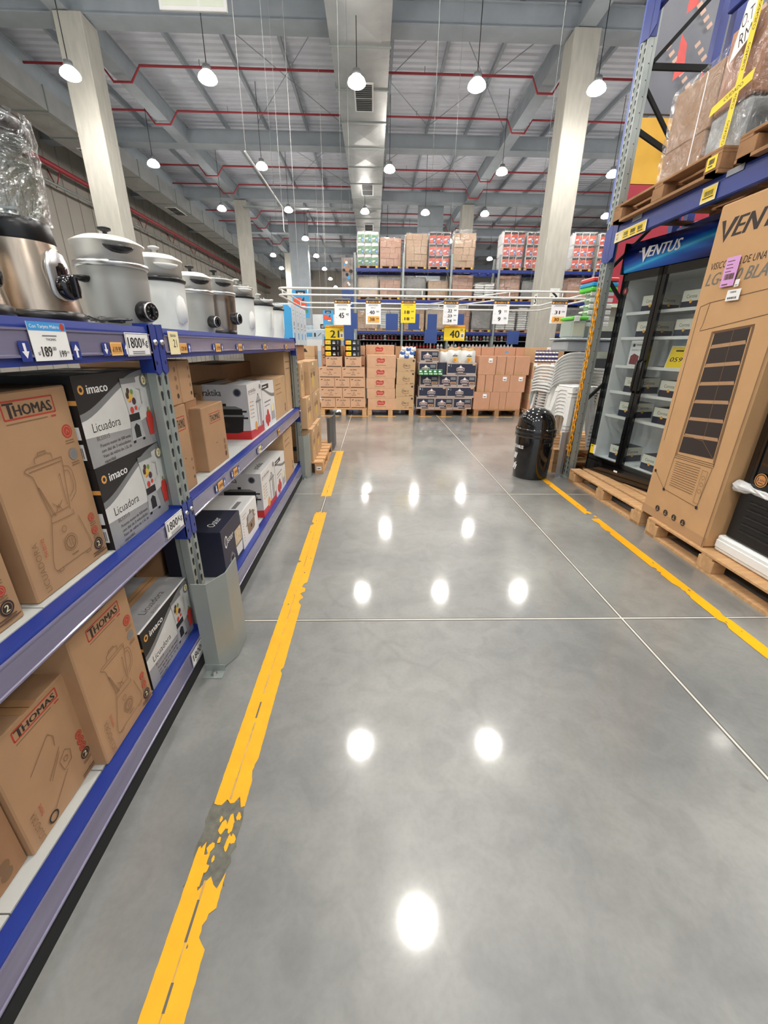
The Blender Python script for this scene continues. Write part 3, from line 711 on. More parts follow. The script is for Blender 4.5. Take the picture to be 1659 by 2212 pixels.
levels = [(.065, .163, .165), (.708, .79, .793), (1.395, 1.49, 1.505)]
for bay in (0, 1):
    ya, yb = PY[bay] + .052, PY[bay + 1] - .052
    for li, (z0, z1, z2) in enumerate(levels):
        dz = z2 - .004 if li == 2 else z2 - .001
        b = MB().prism([(FX, z0), (FX, z1 - .003), (FX - .003, z2), (FX - .045, z2), (FX - .05, z2 - .006), (FX - .05, z0)], ya, yb, M_blue, 'y')
        fb = b.build('beam', rk)
        MB().box(BX, BX + .05, ya, yb, z0, z2, M_blue).build('beam', rk)
        rz0 = z0 + (.022 if li == 2 else .003)
        r_ = MB(); r_.box(FX, FX + .004, ya + .004, yb - .004, rz0, z1 - .009, M_lav); r_.prism([(FX + .004, rz0 - .002), (FX + .008, rz0 - .002), (FX + .008, rz0 + .003), (FX + .004, rz0 + .005)], ya + .004, yb - .004, M_lav, 'y')
        r_.box(FX + .004, FX + .007, ya + .004, yb - .004, z1 - .014, z1 - .009, M_lav); r_.build('price_rail', rk)
        n = 8; L = (yb - ya) / n; dk = MB()
        for k in range(n): dk.box(BX + .052, FX - .051, ya + k * L + .002, ya + (k + 1) * L - .002, dz - .025, dz, M_deck)
        if li == 2: dk.box(BX + .052, FX - .052, ya, yb, dz - .03, dz - .0255, M_slot)  # dark layer paints shade onto the underside of the top deck
        dk.build('shelf_deck', rk)
        # connectors hooked into the posts
        for yy, sg in ((PY[bay], 1), (PY[bay + 1], -1)):
            c = MB(); t = -.035 * sg
            zc0, zc1 = (z0 - .075, z2 + .012) if li else (z0 - .02, z2 + .02)
            if li == 2: zc0, zc1 = z0 - .06, z2 + .012
            y_in = yy + sg * .0525; y_out = yy + sg * .004
            c.prism([(min(y_in, y_out), max(.01, zc0 + .02)), (min(y_in, y_out) + .02, max(.005, zc0)), (max(y_in, y_out), max(.01, zc0 + .01)), (max(y_in, y_out), zc1 - .012), (max(y_in, y_out) - .012, zc1), (min(y_in, y_out), zc1 - .006)], FX + .001, FX + .006, M_blue, 'x')
            c.box(FX - .05, FX + .006, y_in, y_in - sg * .003, max(.01, zc0 + .01), zc1, M_blue)
            f = Face(c, (FX + .006, yy - .1, 0), (0, 1, 0), (0, 0, 1), .2, 2)
            for k in range(2): f.poly([(.1 + sg * .034 + math.cos(t_ * PI / 5) * .006, max(.05, zc0 + .045) + k * .055 + math.sin(t_ * PI / 5) * .008) for t_ in range(10)], M_slot)
            ob = c.build('beam_connector', rk)
            MB().lathe([(.011, 0), (.011, .006), (.006, .01), (0, .011)], M_steel, (FX + .006, yy + sg * .026, (z0 + z1) / 2 + .01), 10, axis='x').build('bolt', ob)
        if bay == 0 or li == 2 and False:
            pass
    # capacity plates
for (y, z) in ((1.565, 1.408), (1.575, .722), (1.565, .075)):
    b = MB().box(0, .002, -.075, .075, 0, .074, M_white, .001); f = Face(b, (.002, -.075, 0), (0, 1, 0), (0, 0, 1), .15, .074)
    f.frame(.003, .003, .144, .068, .002, M_gray); f.text('1800', .012, .026, .034, M_black, w=.086, bold=.03); f.text('Kg', .105, .034, .024, M_black, w=.034, bold=.02)
    for k in range(2): f.rect(.03, .013 - k * .006, .08, .003, M_gray)
    b.build('capacity_plate', rk, (FX + .009, y, z))['label'] = 'white plate reading 1800 Kg'
def big_price(f):
    f.rect(0, .07, .13, .02, mat('header_blue', (56, 150, 214), .5, var=0)); f.disc(.118, .08, .009, M_red); f.text('Con Tarjeta Makro', .006, .076, .008, M_white, w=.1, bold=.01)
    f.rect(.04, .057, .05, .003, M_gray); f.text('THOMAS', .05, .047, .006, M_ink, bold=.01)
    f.text('s/', .012, .014, .01, M_ink); f.text('189', .026, .01, .024, M_ink, w=.034, bold=.03); f.text('00', .064, .024, .009, M_ink); f.text('199', .086, .008, .016, M_ink, w=.024, bold=.02); f.text('90', .113, .016, .006, M_ink)
rail_tag(rk, 'price_card', 1.15, 1.406, .13, .09, M_white, big_price, label='white price card with a blue header')
def op(txt):
    def g(f): f.frame(.003, .003, f.w - .006, f.h - .006, .0015, M_cream); f.text(txt, f.w * .2, f.h * .25, f.h * .42, M_ink, w=f.w * .7, bold=.02); f.text('s/', .005, f.h * .3, .008, M_ink)
    return g
rail_tag(rk, 'price_card', 1.432, 1.412, .062, .04, M_orange, op('119.90'))
b = MB().box(0, .0012, -.045, .045, 0, .088, M_cream); f = Face(b, (.0012, -.045, 0), (0, 1, 0), (0, 0, 1), .09, .088); f.text('BAHIA', .02, .066, .012, M_ink, bold=.0); f.text('21', .035, .028, .03, M_ink, bold=.0)
b.build('bay_card', rk, (FX + .0085, 1.85, 1.408))['label'] = 'cream bay number card'
for y, tx in ((1.93, '229.00'), (2.36, '219.90'), (2.75, '99.90'), (3.38, '149.90'), (4.2, '89.90')): rail_tag(rk, 'price_card', y, 1.412, .075, .04, M_orange, op(tx))
for y in (2.12, 2.38, 2.95, 3.6): rail_tag(rk, 'price_card', y, .722, .075, .045, M_orange if y != 2.95 else M_cream, op('199.90'), arrows=(y != 3.6))

# cartons on the shelves (fronts face the aisle)
T, D0, D1, D2 = 'shipping_carton', .1642, .7925, 1.5015
SF = -.862
def sh(name, label, y0, y1, z0, h, m, front=None, near=None, top=None, depth=.34, x=SF, group=None, seam=True):
    pr = []
    if front: pr.append(('+x', front))
    if near: pr.append(('-y', near))
    if top: pr.append(('+zl', top))
    k = x / -.862; y0 *= k; y1 *= k
    return carton(name, label, x - depth, x, y0, y1, z0, z0 + h, m, pr, group, 'box', 0, seam)
sh(T, 'brown blender carton cut by the frame edge on the middle shelf', .56, .868, D1, 0.54, M_card, p_thomas, p_plain, x=-0.902)
sh(T, 'tall brown carton with a blender line drawing on the middle shelf', .913, 1.213, D1, 0.543, M_card, p_thomas, x=-0.9)
sh('blender_box', 'lower of two stacked silver and black blender boxes by the post', 1.246, 1.66, D1, 0.285, M_black, p_imaco, p_imaco_side, depth=.3, x=-0.88)
sh('blender_box', 'upper of two stacked silver and black blender boxes by the post', 1.243, 1.655, D1 + .286, .28, M_black, p_imaco, p_imaco_side, depth=.3, x=-0.882)
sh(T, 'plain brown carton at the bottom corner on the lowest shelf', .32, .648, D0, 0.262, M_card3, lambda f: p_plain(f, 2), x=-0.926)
sh(T, 'shorter brown carton with a hand mixer drawing on the lowest shelf', .66, .92, D0, 0.386, M_card, lambda f: p_thomas(f, 2), x=-0.912)
sh(T, 'taller brown carton with a blender drawing on the lowest shelf', .95, 1.243, D0, 0.498, M_card, p_thomas, x=-0.868)
def p_top_lic(f):
    f.rect(0, 0, f.w, f.h, M_ig2); f.text('Licuadora', f.w * .3, f.h * .14, .03, M_ink, w=f.w * .4, bold=-.005); f.text('BLS3515', f.w * .33, f.h * .05, .012, M_inkm, bold=0); f.rect(0, 0, f.w, f.h * .03, M_white)
sh('blender_box', 'silver blender box with printed lid beside the steel post guard', 1.252, 1.66, D0, 0.272, M_black, p_imaco, p_imaco_side, p_top_lic, depth=.3, x=-0.876)
# dark back row
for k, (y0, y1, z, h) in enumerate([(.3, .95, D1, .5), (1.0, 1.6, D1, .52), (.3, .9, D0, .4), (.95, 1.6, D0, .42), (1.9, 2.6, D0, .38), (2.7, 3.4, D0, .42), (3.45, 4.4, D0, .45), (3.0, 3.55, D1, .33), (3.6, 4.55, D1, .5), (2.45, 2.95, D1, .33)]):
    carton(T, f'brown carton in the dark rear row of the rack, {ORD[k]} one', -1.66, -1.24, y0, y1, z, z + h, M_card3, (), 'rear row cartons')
# bay two, middle shelf
def p_dots(f):
    for k in range(4): f.disc(f.w * .82, f.h * (.2 + k * .2) , f.w * .07, M_inkl if k else M_ink)
sh(T, 'brown carton half hidden behind the perforated post', 1.785, 1.945, D1, 0.397, M_card, p_logo_small, depth=.3, x=-0.885)
sh(T, 'upper brown carton right behind the perforated post', 1.765, 1.925, D1 + .398, .19, M_card, p_dots, depth=.32, x=-0.885)
sh(T, 'upper brown carton second behind the perforated post', 1.93, 2.06, D1 + .398, .19, M_card, p_dots, depth=.32, x=-0.885)
sh(T, 'slim brown carton set back under the upper cartons', 1.95, 2.08, D1, 0.39, M_card3, p_plain, depth=.3, x=-0.96)
def p_barc(f): f.rect(f.w * .08, f.h * .1, f.w * .5, f.h * .06, M_white); [f.rect(f.w * (.1 + k * .05), f.h * .105, f.w * .025, f.h * .05, M_black) for k in range(9)]; f.rect(f.w * .1, f.h * .04, f.w * .3, f.h * .02, M_inkm)
sh(T, 'low brown carton with a small red framed logo on the middle shelf', 2.11, 2.425, D1, 0.345, M_card, p_logo_small, p_barc, depth=.3, x=-0.898)
sh(T, 'brown carton standing behind the low framed logo carton', 2.15, 2.6, D1, 0.39, M_card, p_plain, depth=.12, x=-1.215)
sh('cooker_box', 'white and red rice cooker box with a black pot on the middle shelf', 2.925, 3.285, D1, 0.39, M_wbox, p_prak_front, p_prak_side, depth=.36, x=-0.9)
sh('kettle_box', 'white appliance box with red fruit print on the middle shelf', 3.3, 3.71, D1, 0.366, M_wbox, p_bwhite, depth=.3, x=-0.9)
sh(T, 'brown carton between the white box and the tallest carton, middle shelf', 3.73, 4.215, D1, 0.372, M_card2, p_plain, depth=.36, x=-0.9)
sh(T, 'tallest pale carton at the far end of the middle shelf', 4.24, 4.62, D1, 0.594, M_card2, lambda f: p_plain(f, 2), depth=.4, x=-0.9)
# bay two, lowest shelf
sh('cooker_box', 'navy rice cooker box behind the post guard', 2.12, 2.462, D0, 0.294, M_navy, p_oster, None, lambda f: f.text('Oster', f.w * .2, f.h * .18, .05, M_white, w=.14, bold=.01, shear=.2), depth=.34, seam=False, x=-0.868)
sh('cooker_box', 'white cooker box with a brown pot print beside the navy box', 2.472, 2.845, D0, 0.256, M_wbox, p_wpot, None, lambda f: f.rect(.1, .06, .14, .03, M_gray), depth=.34, seam=False, x=-0.868)
sh('cooker_box', 'white and red rice cooker box with a black pot on the lowest shelf', 3.03, 3.475, D0, 0.362, M_wbox, p_prak_front, p_prak_side, lambda f: f.text('praktika', f.w * .3, f.h * .15, .05, M_ink, w=.18, bold=.02), depth=.36, seam=False, x=-0.868)
sh('kettle_box', 'white appliance box with red fruit print on the lowest shelf', 3.49, 3.9, D0, 0.336, M_wbox, p_bwhite, depth=.3, seam=False, x=-0.868)
sh(T, 'brown carton at the far end of the lowest shelf', 3.92, 4.36, D0, 0.488, M_card2, lambda f: p_plain(f, 2), depth=.36, x=-0.868)

# post guards
def guard(name, label, x, y, z, w, l, h, rz=0, m=None):
    m = m or M_post; t = thing(name, label, 'guard', (x, y, 0), rz)
    o = [(-w, -l), (w * .1, -l), (w, -l * .2), (w, l), (w - .005, l), (w - .005, -l * .18), (w * .06, -l + .005), (-w, -l + .005)]
    MB().prism(o, .004, h, m).build('guard_plate', t)
    p = MB().box(-w, w * .5, -l - .05, -l, 0, .005, m).box(-w, w * .5, -l - .004, -l, .005, .04, m).build('foot_plate', t)
    MB().lathe([(.014, 0), (.014, .008), (.008, .008), (.008, .02), (0, .02)], M_steel, (-w * .2, -l - .028, .005), 8, smooth=False).build('bolt', p)
    return t
guard('post_guard', 'grey folded steel guard bolted in front of the near rack post', -.735, 1.675, 0, .06, .125, .48)
guard('post_guard', 'grey steel guard at the far rack post by the carton pallet', -.79, 4.7, 0, .05, .1, .5)
guard('post_guard', 'dark steel guard standing past the brown carton pallet', -.62, 6.15, 0, .035, .3, .5, 0, mat('dark_steel', (92, 94, 96), .5, metal=.4, var=.05))

# ------------------------------------------------------------------ appliances on the top deck
M_brush = mat('brushed_steel', (188, 174, 158), .26, metal=1, var=.28, scale=2, stretch=(14, 14, .5))
M_gpot = mat('pot_grey', (164, 164, 160), .38, metal=.35, var=.03); M_wpotm = mat('pot_white', (222, 224, 220), .35, var=.02)
M_alum = mat('pot_aluminium', (206, 204, 198), .38, metal=.6, var=.03); M_dsteel = mat('dark_steel_pot', (150, 140, 132), .25, metal=.95, var=.22, scale=2, stretch=(16, 16, .4))
def knob_dial(parent, c, ang, r, m=M_plastB):
    k = MB().lathe([(r, -.01), (r * 1.06, .012), (r * 1.02, .03), (r * .9, .036)], m, n=24, axis='x'); k.lathe([(r * .93, .036), (r * .9, .041), (r * .84, .041)], M_steel, n=24, axis='x'); k.lathe([(r * .84, .0412), (0, .0416)], M_plastB, n=24, axis='x')
    f = Face(k, (.0415, -r, -r), (0, 1, 0), (0, 0, 1), 2 * r, 2 * r)
    for a in range(0, 360, 45): f.line([(r + math.cos(math.radians(a)) * r * .45, r + math.sin(math.radians(a)) * r * .45), (r + math.cos(math.radians(a)) * r * .68, r + math.sin(math.radians(a)) * r * .68)], r * .09, M_gray)
    k.box(.041, .055, -r * .14, r * .14, -r * .5, r * .5, M_plastB, .004)
    o = k.build('control_dial', parent, c, ang); return o
def pot(name, label, x, y, r, hb, mb, hs, lid, dial=None, handles=True, base_dark=False, steam=M_alum, switch=None, group='rice cookers on the top shelf', knobm=M_plastB):
    t = thing(name, label, 'cooker', (x, y, D2), 0, group)
    MB().lathe([(r * .8, 0), (r * .84, 0), (r * .88, .012), (r * .95, .05), (r, hb * .75), (r * 1.0, hb - .012), (r * 1.05, hb - .006), (r * 1.06, hb), (r * .9, hb)], mb, n=40).build('body', t)
    MB().lathe([(r * 1.02, hb - .014), (r * 1.075, hb - .008), (r * 1.075, hb + .004), (r * .95, hb + .006)], M_steel if mb is not M_wpotm else M_plastB, n=40).build('rim', t)
    if base_dark: MB().lathe([(r * .9, 0), (r * .92, .002), (r * .93, .03), (r * .88, .032)], M_plastB, n=40).build('base_ring', t)
    s = MB().lathe([(r * .86, hb), (r * .96, hb + .005), (r * .97, hb + hs * .8), (r * 1.04, hb + hs * .92), (r * 1.05, hb + hs), (r * .98, hb + hs)], steam, n=40).build('steamer_insert', t)
    for sg in (1, -1):
        a = -PI / 4 if sg > 0 else PI * .75
        h = MB().lathe([(0, 0), (.02, .003), (.034, .012), (.04, .022), (.0, .022)], knobm, n=16, sy=1.3, sx=.8).build('handle', s, (math.cos(a) * r * 1.03, math.sin(a) * r * 1.03, hb + hs * .4), a)
    if lid: 
        l = MB().lathe([(r * 1.0, hb + hs), (r * 1.0, hb + hs + .004), (r * .7, hb + hs + .02), (r * .2, hb + hs + .026), (0, hb + hs + .027)], steam if lid == 1 else M_clear, n=40).build('lid', t)
        MB().lathe([(.008, 0), (.008, .014), (.022, .02), (.024, .026), (.012, .03), (0, .03)], knobm, n=16).build('knob', l, (0, 0, hb + hs + .027))
    if dial:
        a, z, rr = dial; knob_dial(t, (math.cos(a) * r * .95, math.sin(a) * r * .95, z), a, rr)
    if switch:
        a = switch; MB().lathe([(0, -.06), (.025, -.05), (.032, 0), (.02, .05), (0, .065)], M_plastW, n=14, sx=.6).build('switch_panel', t, (math.cos(a) * r * .97, math.sin(a) * r * .97, hb * .42), a)
    if handles and mb is M_gpot:
        a = -PI * .62; MB().lathe([(0, 0), (.02, .004), (.03, .014), (.03, .022), (0, .024)], M_plastB, n=14, sx=1.1, sy=.7).build('body_handle', t, (math.cos(a) * r * 1.08, math.sin(a) * r * 1.08, hb * .68), a)
    return t
pot('rice_cooker', 'large grey rice cooker with a round black dial next to the blender', -1.006, 1.842, .117, .222, M_gpot, .07, 1, (-PI / 10, .062, .036))
b = MB().box(0, .002, -.012, .012, 0, .008, M_red)
pot('rice_cooker', 'white rice cooker with a white lid knob and switch panel', -.998, 2.2, .106, .222, M_wpotm, .078, 1, None, switch=-PI / 9, knobm=M_plastW)
pot('rice_cooker', 'small grey rice cooker with a black dial beside the white one', -.99, 2.565, .1, .212, M_gpot, .068, 1, (-PI / 10, .062, .03), handles=False)
pot('rice_cooker', 'brown steel pressure cooker with an oval dial panel', -1.0, 2.965, .11, .245, M_dsteel, .075, 2, (-PI / 16, .1, .034), base_dark=True)
pot('rice_cooker', 'white rice cooker right after the brown steel cooker', -1.0, 3.42, .112, .27, M_wpotm, .06, 2, None, switch=-PI / 8, knobm=M_plastW)
pot('rice_cooker', 'wide white cooker wrapped in clear bag, with a hang tag', -1.005, 4.05, .118, .27, M_wpotm, .03, 2, None, knobm=M_plastW)
pot('rice_cooker', 'white cooker at the far end of the top shelf, with paper tag', -1.0, 4.52, .112, .27, M_wpotm, .03, 2, None, knobm=M_plastW)
for y in (3.98, 4.46): tag(MB().box(-.001, .001, -.02, .03, -.13, .0, M_white).build('hang_tag', None, (-.878, y, 1.72), .2), 'white paper tag hanging on the ' + ('wide white cooker' if y < 4 else 'end white cooker'), 'tag', 'cooker hang tags')
t = thing('power_cord', 'coiled black cord lying between the blender and the grey cooker', 'cord', (-.935, 1.62, D2 + .012))
MB().tube([(math.cos(k * .5) * (.03 + .001 * k), math.sin(k * .5) * (.045 + .001 * k), .002 * (k % 7) + .006) for k in range(40)], .0035, M_plastB, 6).build('cord', t)
MB().lathe([(.006, 0), (.011, .006), (.011, .03), (.007, .034)], M_plastB, (0, -.05, .01), 10, axis='y').build('plug', t)

def blender(label, x, y, s, wrapped):
    t = thing('countertop_blender', label, 'blender', (x, y, D2), 0)
    R = .098 * s
    MB().lathe([(R * 1.02, 0), (R * 1.06, .004), (R * 1.06, .026), (R * 1.0, .03)], M_plastB, n=40).build('foot_ring', t)
    MB().lathe([(R * 1.0, .03), (R * .97, .06), (R * .86, .14), (R * .77, .2)], M_brush, n=40).build('body', t)
    MB().lathe([(R * .77, .2), (R * .78, .203), (R * .75, .235), (R * .72, .25), (R * .66, .255)], M_plastB, n=40).build('collar', t)
    a = -.12
    p = MB().lathe([(0, -.075), (.028, -.062), (.041, -.03), (.041, .03), (.028, .062), (0, .075)], M_steel, n=24, sx=.35).build('control_panel', t, (math.cos(a) * R * .88, math.sin(a) * R * .88, .112), a)
    p2 = MB().lathe([(0, -.068), (.024, -.056), (.036, -.028), (.036, .028), (.024, .056), (0, .068)], M_gloss, n=24, sx=.42).build('control_face', p)
    MB().lathe([(.032, 0), (.032, .02), (.022, .026), (0, .026)], M_gloss, (.012, 0, -.02), 20, axis='x').box(.03, .05, -.007, .007, -.048, .008, M_gloss, .003).build('speed_knob', p)
    J = MB().lathe([(R * .6, .252), (R * .64, .256), (R * .68, .28), (R * .74, .42), (R * .76, .435)], M_clear, n=40).build('jar', t)
    MB().lathe([(R * .2, .256), (R * .2, .275), (0, .28)], M_steel, n=16).box(-.03, .03, -.006, .006, .278, .284, M_steel).build('blade', t)
    MB().tube([(0, R * .7, .41), (0, R * 1.1, .4), (0, R * 1.15, .35), (0, R * .95, .29), (0, R * .65, .275)], .011, M_clear, 8).build('jar_handle', t)
    MB().lathe([(R * .78, .43), (R * .8, .435), (R * .8, .46), (R * .66, .478), (R * .4, .484), (R * .36, .505), (0, .507)], M_plastB, n=40).build('jar_lid', t)
    if wrapped:
        r = random.Random(4); g = []
        for i in range(13):
            z = .245 + .23 * i / 12; row = []
            for k in range(41):
                w = 2 * PI * (k % 40) / 40; row.append((math.cos(w) * (R * (.73 + .1 * (i / 12)) + r.uniform(.0, .011)), math.sin(w) * (R * (.73 + .1 * i / 12) + r.uniform(0, .011)), z))
            row[-1] = row[0]; g.append(row)
        MB().sheet(g, M_film).build('plastic_wrap', t)
    return t
blender('bronze steel blender with a plastic-wrapped jar at the shelf edge', -.985, 1.352, 1.19, True)
blender('second steel blender, mostly cut off by the frame edge', -.985, 1.085, 1.15, False)
# ------------------------------------------------------------------ carton pallet past the shelving
pp = pallet(-1.105, 5.43, 0, 1.0, 1.24, 'x', 'wooden pallet under the brown appliance cartons past the shelving')
MB().box(-.03, .03, -.001, .001, 0, .045, M_white).box(-.018, .018, -.0016, -.001, .016, .026, M_ink).build('pallet_sticker', pp, (.45, -.6225, .045))['label'] = 'white paper sticker'
def p_appl(f):
    W, H = f.w, f.h; f.rect(W * .35, H * .86, W * .14, H * .09, M_cream)
    for k in range(4): f.rect(W * .15, H * (.74 - k * .05), W * .5, H * .012, M_inkl)
    f.rect(W * .15, H * .5, W * .14, H * .14, M_inkl); f.rect(W * .4, H * .5, W * .2, H * .14, M_inkl); f.disc(W * .36, H * .36, W * .1, mat('yellow_print', (216, 180, 80), .6, var=0))
for (lab, x, y0, y1, z0, z1) in (('lowest carton at the pallet corner past the shelving', -.715, 4.83, 5.13, .145, .535), ('lowest carton second along the pallet past the shelving', -.712, 5.14, 5.62, .145, .54), ('lowest carton at the far end of the pallet past the shelving', -.83, 5.64, 6.0, .145, .535),
    ('middle carton at the pallet corner past the shelving', -.757, 4.8, 5.3, .5405, .893), ('middle carton second along the pallet past the shelving', -.752, 5.31, 5.98, .5405, .89),
    ('slim top carton at the pallet corner past the shelving', -.805, 4.79, 5.03, .8935, 1.265), ('wide top carton beyond the slim one past the shelving', -.755, 5.1, 5.95, .8935, 1.27)):
    carton('shipping_carton', 'brown ' + lab, x - .42, x, y0, y1, z0, z1, M_card2, [('+x', p_appl), ('-y', lambda f: f.rect(f.w * .5, f.h * .1, f.w * .2, f.h * .012, M_inkl))])
carton('shipping_carton', 'flat grey-brown carton under the four white boxes past the shelving', -1.4, -.93, 5.05, 5.95, 1.2715, 1.447, M_card3)
M_sky = mat('box_sky_blue', (66, 160, 214), .4, var=.05); M_pale = mat('box_pale_blue', (204, 214, 222), .4, var=.03)
for k in range(4):
    y = 5.03 + .262 * k
    def pf(f):
        W, H = f.w, f.h; f.rect(W * .35, H * .14, W * .3, H * .17, M_sky); f.rect(W * .35, H * .4, W * .26, H * .04, M_gray)
        f.rect(W * .38, H * .48, W * .2, H * .1, M_gray); f.rect(W * .35, H * .75, W * .2, H * .02, M_gray); f.rect(W * .3, H * .84, W * .24, H * .02, M_gray)
    def pn(f): f.poly([(0, 0), (f.w, 0), (f.w, f.h * .88), (f.w * .9, f.h * .96), (0, f.h * .96)], M_sky); f.rect(f.w * .4, f.h * .5, f.w * .2, f.h * .06, M_navy)
    carton('appliance_box', f'tall pale blue and white box past the cookers, {ORD[k]} along the row', -1.3, -.9, y, y + .255, 1.4475, 1.872, M_pale, [('+x', pf), ('-y', pn)], 'pale blue boxes', seam=False)

# ------------------------------------------------------------------ pallet stacks across the hall
YF = 9.36
row_words = ['bottom row', 'second row up', 'third row up', 'fourth row up', 'fifth row up', 'top row']
def p_milk(f):
    W, H = f.w, f.h
    f.rect(W * .06, H * .05, W * .88, H * .075, M_ink); f.text('GLORIA', W * .5, H * .72, H * .15, M_ink, w=min(W * .4, .14), bold=.03, al='c'); f.ring(W * .5, H * .52, H * .075, .006, M_inkm, 12); f.text('LECHE', W * .5, H * .27, H * .1, M_ink, w=min(W * .28, .09), bold=.02, al='c')
    f.poly([(W * .06, H * .84), (W * .06 + .05, H * .9), (W * .06 + .055, H * .86), (W * .06 + .02, H * .78)], M_ink)
    if W > .4: f.rect(W * .18, H * .44, W * .2, H * .04, M_inkl); f.rect(W * .66, H * .44, W * .12, H * .04, M_inkl)
def p_nest(f):
    W, H = f.w, f.h; cx, cy = W * .47, H * .56
    f.poly([(cx - .075, cy - .03), (cx - .085, cy - .055), (cx - .055, cy - .04), (cx + .05, cy - .045), (cx + .085, cy - .02), (cx + .09, cy + .03), (cx + .07, cy + .05), (cx + .02, cy + .035), (cx - .03, cy + .055), (cx - .075, cy + .045), (cx - .09, cy + .01)], M_red)
    f.text('Nestle', cx, cy - .016, .04, mat('logo_pink', (226, 150, 142), .6, var=0), w=.13, bold=.02, al='c'); f.rect(cx - .11, H * .17, .22, H * .035, M_inkl)
def p_milo(f):
    W, H = f.w, f.h; cx = W * .55
    f.line([(cx + math.cos(a * .3) * .082, H * .46 + math.sin(a * .3) * .055) for a in range(7, 20)], .007, M_ink); f.text('MILO', cx, H * .4, H * .14, M_ink, w=.13, bold=.025, shear=.2, al='c')
    f.disc(W * .9, H * .84, .022, M_ink); f.rect(W * .5, H * .07, W * .12, H * .035, M_inkm); f.rect(W * .74, H * .07, W * .2, H * .05, M_inkm)
def p_navy(f):
    W, H = f.w, f.h; f.rect(.012, H * .17, W - .024, H * .74, M_navy); f.rect(W * .3, H * .05, W * .36, H * .08, M_ink)
    cx = W * .38 if W < .5 else W * .46; cy = H * .5; wl = mat('emblem_pale', (206, 186, 178), .6, var=0)
    f.poly([(cx - .085, cy - .04), (cx + .085, cy - .04), (cx + .085, cy + .02), (cx + .04, cy + .035), (cx, cy + .08), (cx - .04, cy + .035), (cx - .085, cy + .02)], wl)
    f.poly([(cx - .074, cy - .03), (cx + .074, cy - .03), (cx + .074, cy + .012), (cx - .074, cy + .012)], M_navy); f.rect(cx - .058, cy - .018, .116, .018, wl); f.disc(cx, cy + .038, .018, M_white, 10); f.rect(cx - .06, cy - .075, .12, .012, wl)
    if W < .5: f.rect(W * .63, H * .58, W * .28, H * .24, M_gray); f.rect(W * .63, H * .22, W * .3, H * .2, M_cardpink); f.rect(W * .66, H * .27, W * .24, H * .08, M_inkm)
    else: f.rect(W * .04, H * .72, W * .03, H * .12, M_white); f.rect(W * .12, H * .66, W * .03, H * .2, M_gray); f.rect(W * .86, H * .8, W * .1, H * .11, M_cardpink)
def p_sticker(f): f.rect(f.w * .55, f.h * .66, .085, .085, M_white); f.rect(f.w * .55 + .015, f.h * .66 + .02, .055, .016, M_ink)
def stack(name, kind, where, rows, m, fn, depth, group, y=YF):
    for ri, (z0, z1, xs) in enumerate(rows):
        for ci, (x0, x1) in enumerate(xs):
            n = len(xs); pos = ['only box', ] if n == 1 else (['left box', 'right box'] if n == 2 else (['left box', 'middle box', 'right box'] if n == 3 else ['left end box', 'box second from left', 'box third from left', 'right end box']))
            carton(name, f'{kind}, {pos[ci]} of the {row_words[ri]} {where}', x0, x1, y, y + depth, z0 + .0006, z1, m, [('-y', fn)], group)
for cx, lab in ((-.66, 'under the tan milk cartons'), (.385, 'under the red logo and cocoa cartons'), (1.585, 'under the navy cartons'), (2.78, 'under the plain tan cartons'), (3.95, 'under the small cartons by the column'), (-1.8, 'under the cartons behind the white boxes')):
    pallet(cx, 9.93 if cx > -1.5 else 10.2, 0, 1.03, 1.2, 'x', 'wooden pallet ' + lab + ' across the hall', group='pallets across the hall', dark=cx in (1.585, 2.78))
zr = [.146, .366, .58, .793, 1.01, 1.226]
stack('milk_carton', 'tan milk carton', 'at the pallet front', [
    (zr[0], zr[1], [(-1.159, -.839), (-.832, -.509), (-.502, -.172)]), (zr[1], zr[2], [(-1.17, -.681), (-.674, -.178)]), (zr[2], zr[3], [(-1.165, -.842), (-.835, -.512), (-.505, -.175)]),
    (zr[3], zr[4], [(-1.18, -.685), (-.678, -.18)]), (zr[4], zr[5], [(-1.012, -.667), (-.606, -.254)])], M_cardpink, p_milk, .38, 'milk cartons')
for ri in range(6):
    for (x0, x1) in ((-1.15, -.67), (-.66, -.18)):
        carton('milk_carton', 'tan milk carton in the rear row of the milk pallet', x0, x1, 9.76, 10.14, .146 + ri * .217, .1454 + (ri + 1) * .217, M_cardpink, [('-y', p_milk)] if ri > 3 else (), 'rear milk cartons')
def p_canpack(f):
    W, H = f.w, f.h
    f.rect(W * .04, H * .16, W * .36, H * .68, M_org); f.rect(W * .04, H * .16, W * .07, H * .68, mat('pack_orange', (228, 120, 40), .5, var=0)); f.text('18', W * .14, H * .3, H * .34, M_red, bold=.03); f.text('2', W * .29, H * .3, H * .34, M_ink, bold=.02)
    f.disc(W * .6, H * .5, H * .25, M_gray, 12); f.rect(W * .52, H * .26, W * .16, H * .14, M_white); f.rect(W * .82, H * .2, W * .05, H * .6, M_gray)
for ci, (x0, x1) in enumerate(((-1.035, -.695), (-.6, -.27))):
    for ri in range(3):
        carton('can_pack', f'black and yellow can pack, {["lowest", "middle", "top"][ri]} in the {["left", "right"][ci]} column on the milk cartons', x0, x1, YF + .02, YF + .22, 1.2262 + ri * .112, 1.2262 + ri * .112 + .111, M_gloss, [('-y', p_canpack)], 'can packs on the milk cartons', 'can pack', seam=False)
zs = [.146, .366, .58, .796, 1.01, 1.265]
stack('red_logo_carton', 'wide tan red-logo carton', 'of its stack', [(zs[i], zs[i + 1], [(-.137 + d, .485 + d)]) for i, d in enumerate((.02, 0, -.012, .0, .005))], M_cardpink, p_nest, .5, 'red logo cartons')
